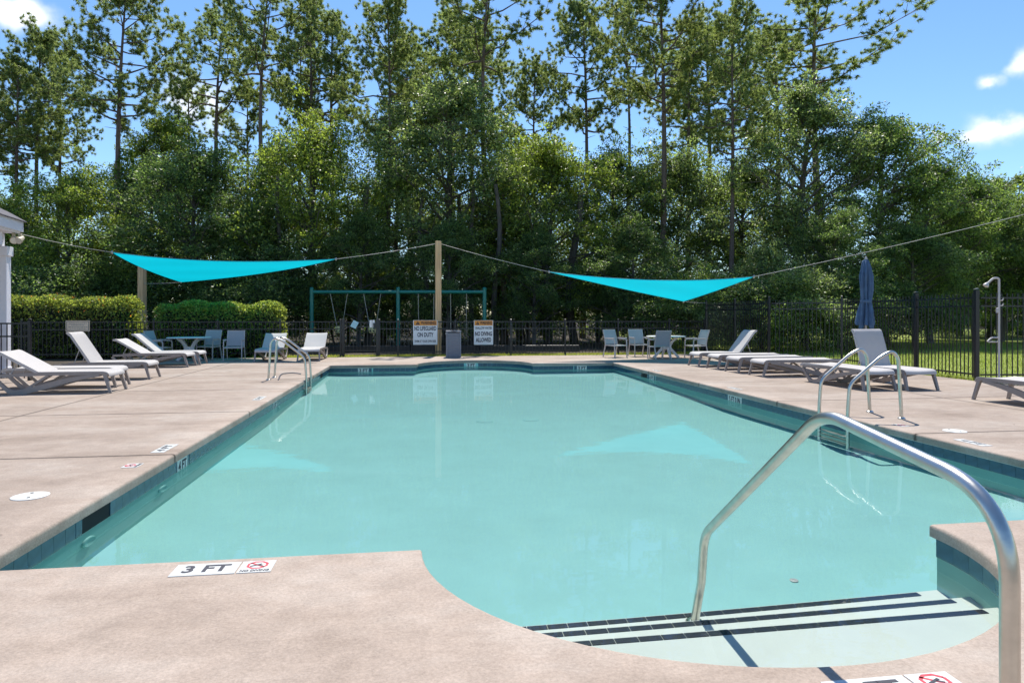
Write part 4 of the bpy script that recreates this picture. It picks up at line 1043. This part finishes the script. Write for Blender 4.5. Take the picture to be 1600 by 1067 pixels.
def plant(name, cat, label, group, meshes, h0, bark, px, d, ytop, tint, ivy=None, wid=1.0, lean=0.):
    p = at(px, d); p.z = -.05
    h = (1.4 + (494 - ytop) / 1040 * d)
    s = h / h0
    t = thing(name, label, cat, p, rng.uniform(0, 6.28), group)
    t.scale = (s * wid, s * wid, s)
    t.rotation_euler = (lean * rng.uniform(.3, 1), lean * rng.uniform(-.5, .5), t.rotation_euler.z)
    me_t, me_c = meshes
    if not me_t.materials: me_t.materials.append(bark)
    o = bpy.data.objects.new('trunk', me_t); C.objects.link(o); o.parent = t
    for q in (0,): 
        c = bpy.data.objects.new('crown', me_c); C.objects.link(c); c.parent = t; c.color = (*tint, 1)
    if ivy is not None:
        v = bpy.data.objects.new('ivy', IVY[ivy]); C.objects.link(v); v.parent = t; v.color = (1, 1, 1, 1)
    return t
GP = 'pines behind the pool'; 
def P_(v, px, d, yt, label, ivy=None, wid=1., tint=(1, 1, 1)): plant('pine_tree', 'pine tree', label, GP, PINES[v], PH[v], M['bark'], px, d, yt, tint, ivy, wid, .02)
P_('B', 24, 41, 95, 'ivy clad pine at the left edge above the pavilion roof', 1)
P_('A', 61, 43, 55, 'pine with bare lower trunk, second from the left edge', None, .9)
P_('E', 84, 47, 70, 'pine close behind the second pine from the left', None, .75)
P_('A', 191, 36.5, -25, 'tall bushy pine with ivy sleeve above the left hedge', 0, 1.0)
P_('D', 284, 50, 118, 'small distant pine right of the tall ivy clad pine on the left')
P_('C', 357, 46, 45, 'flat topped pine with open umbrella crown against blue sky on the left', None, 1.05)
P_('D', 386, 50, 130, 'thin small pine just right of the umbrella crowned pine')
P_('C', 436, 38, -30, 'tall straight pine with bare grey trunk left of the swing set', None, .9)
P_('D', 463, 50, 60, 'slender pine in the pair of thin trunks left of centre', None, .8)
P_('B', 485, 45, 2, 'dense rounded pine above the left end of the swing set', None, .95)
P_('D', 531, 47, 25, 'sparse pine with fine twigs between two dense pines left of centre')
P_('E', 598, 37, -5, 'big dense pine with ivy dark trunk above the swing set', 1, .95)
P_('B', 705, 50, 25, 'pine crown showing behind the pale tree in the centre', None, 1.15)
P_('C', 789, 37.5, -60, 'tall pine with long straight trunk right of the timber post', None, 1.0)
P_('E', 845, 50, 100, 'lower dark pine filling the gap right of the centre trunk', None, .9)
P_('A', 910, 44, 5, 'forked pine with rounded top right of centre', None, .85)
P_('C', 962, 48, 20, 'leaning thin pine beside the forked pine', None, .8)
P_('A', 1030, 37, -60, 'largest pine with thick reddish trunk above the right sail', None, 1.0, (1.05, 1, .95))
P_('D', 1075, 50, 70, 'distant pine between the two thick right trunks', None, 1.2)
P_('E', 1140, 34, 10, 'dark straight trunked pine rising left of the closed umbrella', None, .80)
P_('B', 1215, 50, 45, 'hazy pine behind the tall light tree on the right', None, 1.1)
P_('C', 1298, 42, -45, 'lone pine with wide flat branches against the sky on the right', None, 1.3)
for v, px, d, yt, lab in (('E', 650, 57, 70, 'background pine crown right of the ivy dark pine'), ('A', 745, 56, 75, 'background pine crown left of the tall centre trunk'), ('A', 1100, 55, 40, 'background pine left of the dark straight trunk')):
    P_(v, px, d, yt, lab, None, 1.15)
for px, d, yt, lab in ((1560, 78, 282, 'far pine at the right edge under the clouds, left one'), (1592, 82, 276, 'far pine at the right edge under the clouds, right one'), (-30, 44, 130, 'pine just outside the left picture edge'), (1650, 70, 240, 'pine just outside the right picture edge')):
    P_('B', px, d, yt, lab, None, 1.1)
GT = 'leafy trees along the fence'
def T_(v, px, d, yt, label, tint=(1, 1, 1), wid=1.): plant('leafy_tree', 'tree', label, GT, TREES[v], TH_[v], M['bark2'], px, d, yt, tint, None, wid)
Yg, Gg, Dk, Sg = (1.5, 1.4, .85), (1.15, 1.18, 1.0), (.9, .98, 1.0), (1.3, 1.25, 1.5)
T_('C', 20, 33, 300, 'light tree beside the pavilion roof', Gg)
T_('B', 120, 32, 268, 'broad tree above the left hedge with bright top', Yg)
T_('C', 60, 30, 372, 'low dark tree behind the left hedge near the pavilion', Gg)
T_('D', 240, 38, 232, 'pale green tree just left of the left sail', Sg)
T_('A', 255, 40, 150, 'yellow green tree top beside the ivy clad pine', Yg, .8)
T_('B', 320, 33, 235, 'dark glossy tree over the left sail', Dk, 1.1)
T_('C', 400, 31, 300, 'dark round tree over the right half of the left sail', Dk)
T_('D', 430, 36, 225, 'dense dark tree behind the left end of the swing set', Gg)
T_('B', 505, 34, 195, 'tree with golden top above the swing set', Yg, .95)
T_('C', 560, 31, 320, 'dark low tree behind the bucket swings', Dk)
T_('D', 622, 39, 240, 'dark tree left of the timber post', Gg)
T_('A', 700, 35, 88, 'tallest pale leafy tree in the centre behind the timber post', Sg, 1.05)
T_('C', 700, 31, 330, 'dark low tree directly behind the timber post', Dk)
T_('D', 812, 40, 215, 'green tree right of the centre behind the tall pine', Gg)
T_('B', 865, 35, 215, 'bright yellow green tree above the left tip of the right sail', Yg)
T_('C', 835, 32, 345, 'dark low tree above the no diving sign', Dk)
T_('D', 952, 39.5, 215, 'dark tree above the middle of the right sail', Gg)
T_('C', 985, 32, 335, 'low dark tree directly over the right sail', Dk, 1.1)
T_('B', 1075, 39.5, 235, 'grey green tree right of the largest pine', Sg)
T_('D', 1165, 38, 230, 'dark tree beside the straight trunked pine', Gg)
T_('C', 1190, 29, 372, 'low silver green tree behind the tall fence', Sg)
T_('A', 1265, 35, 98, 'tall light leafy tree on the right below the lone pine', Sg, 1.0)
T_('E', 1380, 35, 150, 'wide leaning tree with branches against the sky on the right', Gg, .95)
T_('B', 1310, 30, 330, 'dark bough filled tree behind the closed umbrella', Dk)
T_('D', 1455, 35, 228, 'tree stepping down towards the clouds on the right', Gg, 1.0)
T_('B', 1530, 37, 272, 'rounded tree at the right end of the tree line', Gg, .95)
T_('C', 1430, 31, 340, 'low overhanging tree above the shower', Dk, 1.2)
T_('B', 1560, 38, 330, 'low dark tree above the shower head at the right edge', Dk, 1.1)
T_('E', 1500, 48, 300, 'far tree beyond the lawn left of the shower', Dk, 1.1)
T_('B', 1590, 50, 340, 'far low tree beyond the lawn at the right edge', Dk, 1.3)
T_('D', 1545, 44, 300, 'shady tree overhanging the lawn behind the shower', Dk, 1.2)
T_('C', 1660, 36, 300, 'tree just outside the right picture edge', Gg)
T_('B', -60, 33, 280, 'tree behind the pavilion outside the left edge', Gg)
SL = ['shrub low behind the left hedge beside the pavilion column', 'shrub behind the left hedge above the tan sign', 'shrub behind the middle of the left hedge', 'shrub behind the left hedge beside the shorter timber post', 'shrub in the gap above the right hedge under the left sail', 'shrub above the right end of the right hedge',
      'shrub just left of the swing set post', 'sunlit shrub seen through the left swing bay', 'sunlit shrub behind the middle swing post', 'dark shrub behind the no lifeguard sign', 'sunlit shrub seen through the right swing bay', 'sunlit shrub right of the no diving sign', 'light shrub under the left tip of the right sail', 'sunlit shrub under the middle of the right sail',
      'dark shrub above the leftmost chair of the right table', 'dark shrub above the right patio table', 'shrub behind the corner of the tall fence', 'pale shrub behind the raised back of the far right lounger', 'shrub behind the tall fence over the flat loungers', 'pale shrub behind the tall fence left of the umbrella', 'dark shrub behind the closed umbrella', 'dark shrub on the lawn right of the umbrella', 'low shrub beyond the lawn left of the shower', 'light shrub beyond the lawn just left of the shower', 'low dark shrub beyond the lawn behind the shower pole', 'low shrub in front of the parked car at the right edge']
GS = 'understorey shrubs in the shade behind the fence'
k = 0
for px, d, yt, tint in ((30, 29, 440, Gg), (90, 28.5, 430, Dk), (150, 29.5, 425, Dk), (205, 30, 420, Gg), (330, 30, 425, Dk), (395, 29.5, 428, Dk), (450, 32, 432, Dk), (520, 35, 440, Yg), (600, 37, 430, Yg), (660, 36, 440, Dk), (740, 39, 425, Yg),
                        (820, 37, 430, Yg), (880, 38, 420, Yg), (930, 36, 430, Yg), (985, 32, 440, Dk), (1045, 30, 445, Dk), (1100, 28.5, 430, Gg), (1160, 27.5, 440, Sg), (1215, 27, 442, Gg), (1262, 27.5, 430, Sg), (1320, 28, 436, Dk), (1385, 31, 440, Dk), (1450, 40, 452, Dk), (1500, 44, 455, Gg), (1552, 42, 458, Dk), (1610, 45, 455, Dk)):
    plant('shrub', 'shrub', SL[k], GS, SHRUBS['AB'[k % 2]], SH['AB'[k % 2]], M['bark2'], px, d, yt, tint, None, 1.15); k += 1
# slim understorey trunks that stand out dark against the light beyond
for px, d, r_, lab in ((437, 31, .13, 'dark trunk left of the swing set'), (574, 33, .20, 'thick dark trunk behind the bucket swings'), (662, 34, .12, 'slim dark trunk left of the timber post'), (713, 36, .17, 'dark trunk right of the timber post'),
                   (737, 34, .15, 'pale grey trunk beyond the right bay of the swing set'), (776, 33, .16, 'dark trunk just right of the swing set'), (786, 35, .17, 'reddish trunk just right of the swing set'), (826, 36, .11, 'slim trunk above the no diving sign'), (852, 38, .10, 'slim trunk under the left tip of the right sail'),
                   (898, 35, .24, 'thickest dark trunk under the right sail'), (934, 36, .12, 'thin trunk under the middle of the right sail'), (545, 36, .10, 'slim trunk between the two bucket swings')):
    p = at(px, d); t = thing('tree_trunk', lab, 'tree trunk', (p.x, p.y, -.1), rng.uniform(0, 6), 'bare trunks in the understorey')
    g = np.random.default_rng(int(px)); b_ = g.normal(size=2) * .12
    MB().tube([(b_[0] * math.sin(i * .6), b_[1] * math.sin(i * .8), 8.0 * i / 8) for i in range(9)], [r_ * (1 - .05 * i) for i in range(9)], 9).build('stem', M['bark2'] if px != 786 else M['bark'], t, R(40))
    cs = [tuple(Vector((b_[0], b_[1], 8)) + Vector(g.normal(size=3)) * 1.1) for _ in range(26)]
    lm = leaf_mesh('crown', *clump_leaves(g, cs, 60, .4, .12), M['leaf']); c = mesh_obj('crown', lm, M['leaf'], t); c.color = (.9, .95, .9, 1)
# far wood closing the gaps
def far_wood():
    g = np.random.default_rng(99); cs = []
    for i in range(2300):
        px = g.uniform(-150, 1850); d = g.uniform(52, 74); top = (13 if 250 < px < 1300 else 9.5) + 3.5 * math.sin(px * .013) + 2 * math.sin(px * .031 + 1)
        p = at(px, d); cs.append((p.x, p.y, max(.6, top * g.random() ** .8)))
    o = mesh_obj('far_woodland', leaf_mesh('far_woodland', *clump_leaves(g, cs, 46, .95, .30, .8), M['leaf']), M['leaf']); o.color = (1.25, 1.2, .9, 1)
    tag(o, 'mass of sunlit foliage deep in the wood behind the trees', 'woodland', kind='stuff')
far_wood()
# clipped hedges
def hedge(label, x0, x1, y0, y1, h, n, seed, red):
    g = np.random.default_rng(seed); t = thing('clipped_hedge', label, 'hedge', ((x0 + x1) / 2, (y0 + y1) / 2, 0), 0, 'clipped hedges behind the left fence')
    a, b = (x1 - x0) / 2, (y1 - y0) / 2
    # rounded box: sample a superellipsoid shell
    u = g.normal(size=(n, 3)); u[:, 2] = np.abs(u[:, 2]) * 1.0
    pw = 5.0; k = (np.abs(u / np.array([1, 1, 1])) ** pw).sum(1) ** (-1 / pw)
    Q = u * k[:, None]
    keep = Q[:, 2] < 1.01; Q = Q[keep]
    # spread along the length evenly
    Q[:, 0] = np.where(np.abs(Q[:, 0]) < .97, g.uniform(-1, 1, len(Q)), Q[:, 0])
    end = np.maximum(0, np.abs(Q[:, 0]) - .86) / .14
    lump = 1 + .04 * np.sin(Q[:, 0] * a * 2.3 + seed) * np.cos(Q[:, 2] * 4) + .03 * np.sin(Q[:, 0] * a * 5.1)
    sh = 1 - .10 * g.random(len(Q)) ** 2
    P = np.stack([Q[:, 0] * a, Q[:, 1] * b * lump * sh * (1 - .35 * end), np.maximum(.03, (Q[:, 2] * sh * lump) * h * (1 - .13 * end ** 2))], 1)
    hole = np.sin(P[:, 0] * 3.1 + seed) * np.sin(P[:, 2] * 6.3 + 1) + .6 * np.sin(P[:, 0] * 7.7 + P[:, 2] * 5)
    kp = (P[:, 2] > h * .80) | (g.random(len(P)) < .46 + .5 * (P[:, 2] / h) ** 2 + .22 * hole)
    P = P[kp]; Q = Q[kp]
    m = len(P); N_ = unit(np.stack([Q[:, 0] * .2, Q[:, 1] ** 3, Q[:, 2] ** 3 + .15], 1))
    A = unit(N_ * .7 + g.normal(size=(m, 3)) * .75); S = side_of(A, g); L_ = g.uniform(.06, .12, m)
    o = mesh_obj('foliage', leaf_mesh('foliage', P, A, S, L_, L_ * .55, M['hedge']), M['hedge'], t)
    if red:
        i = g.choice(m, 520); i = i[P[i, 2] > h * .62]
        o2 = mesh_obj('new_growth', leaf_mesh('new_growth', P[i] + N_[i] * .03, A[i], S[i], L_[i], L_[i] * .5, M['hedge']), M['hedge'], t); o2.color = (3.2, .85, .8, 1)
    MB().box((0, 0, h * .43), (a * 1.78, b * 1.55, h * .86)).build('dark_core', M['core'], t, bevel=.25)  # near-black box painted as the shade inside the hedge
hedge('long clipped hedge with reddish new growth behind the tan sign', -15.6, -9.75, 24.35, 26.2, 2.02, 46000, 5, True)
hedge('shorter yellow green clipped hedge behind the lone chair', -9.05, -4.75, 24.35, 26.0, 1.84, 38000, 6, False)
# grass
def grass(name, label, region, n, seed, hmin, hmax, clip=None, tint=(1, 1, 1)):
    g = np.random.default_rng(seed); x = g.uniform(region[0], region[1], n); y = g.uniform(region[2], region[3], n)
    if clip is not None: k = clip(x, y); x, y = x[k], y[k]
    m = len(x); P = np.stack([x, y, np.full(m, -.04)], 1); A = unit(np.stack([g.normal(size=m) * .35, g.normal(size=m) * .35, np.ones(m)], 1)); a = g.uniform(0, PI, m); S = np.stack([np.cos(a), np.sin(a), 0 * a], 1)
    o = mesh_obj(name, leaf_mesh(name, P, A, S, g.uniform(hmin, hmax, m), g.uniform(.008, .018, m), M['grass'], True), M['grass']); o.color = (*tint, 1)
    tag(o, label, 'grass', kind='stuff')
grass('lawn_grass', 'sunlit lawn grass beyond the tall fence on the right', (11, 32, 12, 36), 90000, 1, .05, .11, lambda x, y: ((x > 12.25) & (y > 13)) | ((x > 11.1) & (y > 19.6)))
grass('fence_grass', 'strip of dry grass along the foot of the far fence', (-5.5, 10.6, 23.34, 24.75), 17000, 2, .04, .10, None, (1.5, 1.25, 1.2))
grass('edge_weeds', 'weeds growing along the deck edge under the right fence', (11.95, 12.45, 9.5, 18.5), 2500, 3, .05, .16, None, (1, .9, .8))
def litter():
    g = np.random.default_rng(4); n = 160; x = g.uniform(-5, 8, n); y = g.uniform(2, 21, n)
    k = ~((x > XL - .1) & (x < XR + .1) & (y > 2.2) & (y < 21.5)); x, y = x[k], y[k]; m = len(x)
    P = np.stack([x, y, np.full(m, .006)], 1); a = g.uniform(0, 6.28, m); A = np.stack([np.cos(a), np.sin(a), 0 * a + .05], 1); S = np.stack([-np.sin(a), np.cos(a), 0 * a + .1], 1); L_ = g.uniform(.012, .035, m)
    o = mesh_obj('leaf_litter', leaf_mesh('leaf_litter', P, A, S, L_, L_ * .4, M['bark']), M['bark']); tag(o, 'tiny dry leaf scraps scattered on the deck', 'litter', kind='stuff')
litter()
for o in receivers: o.cycles.is_caustics_receiver = True
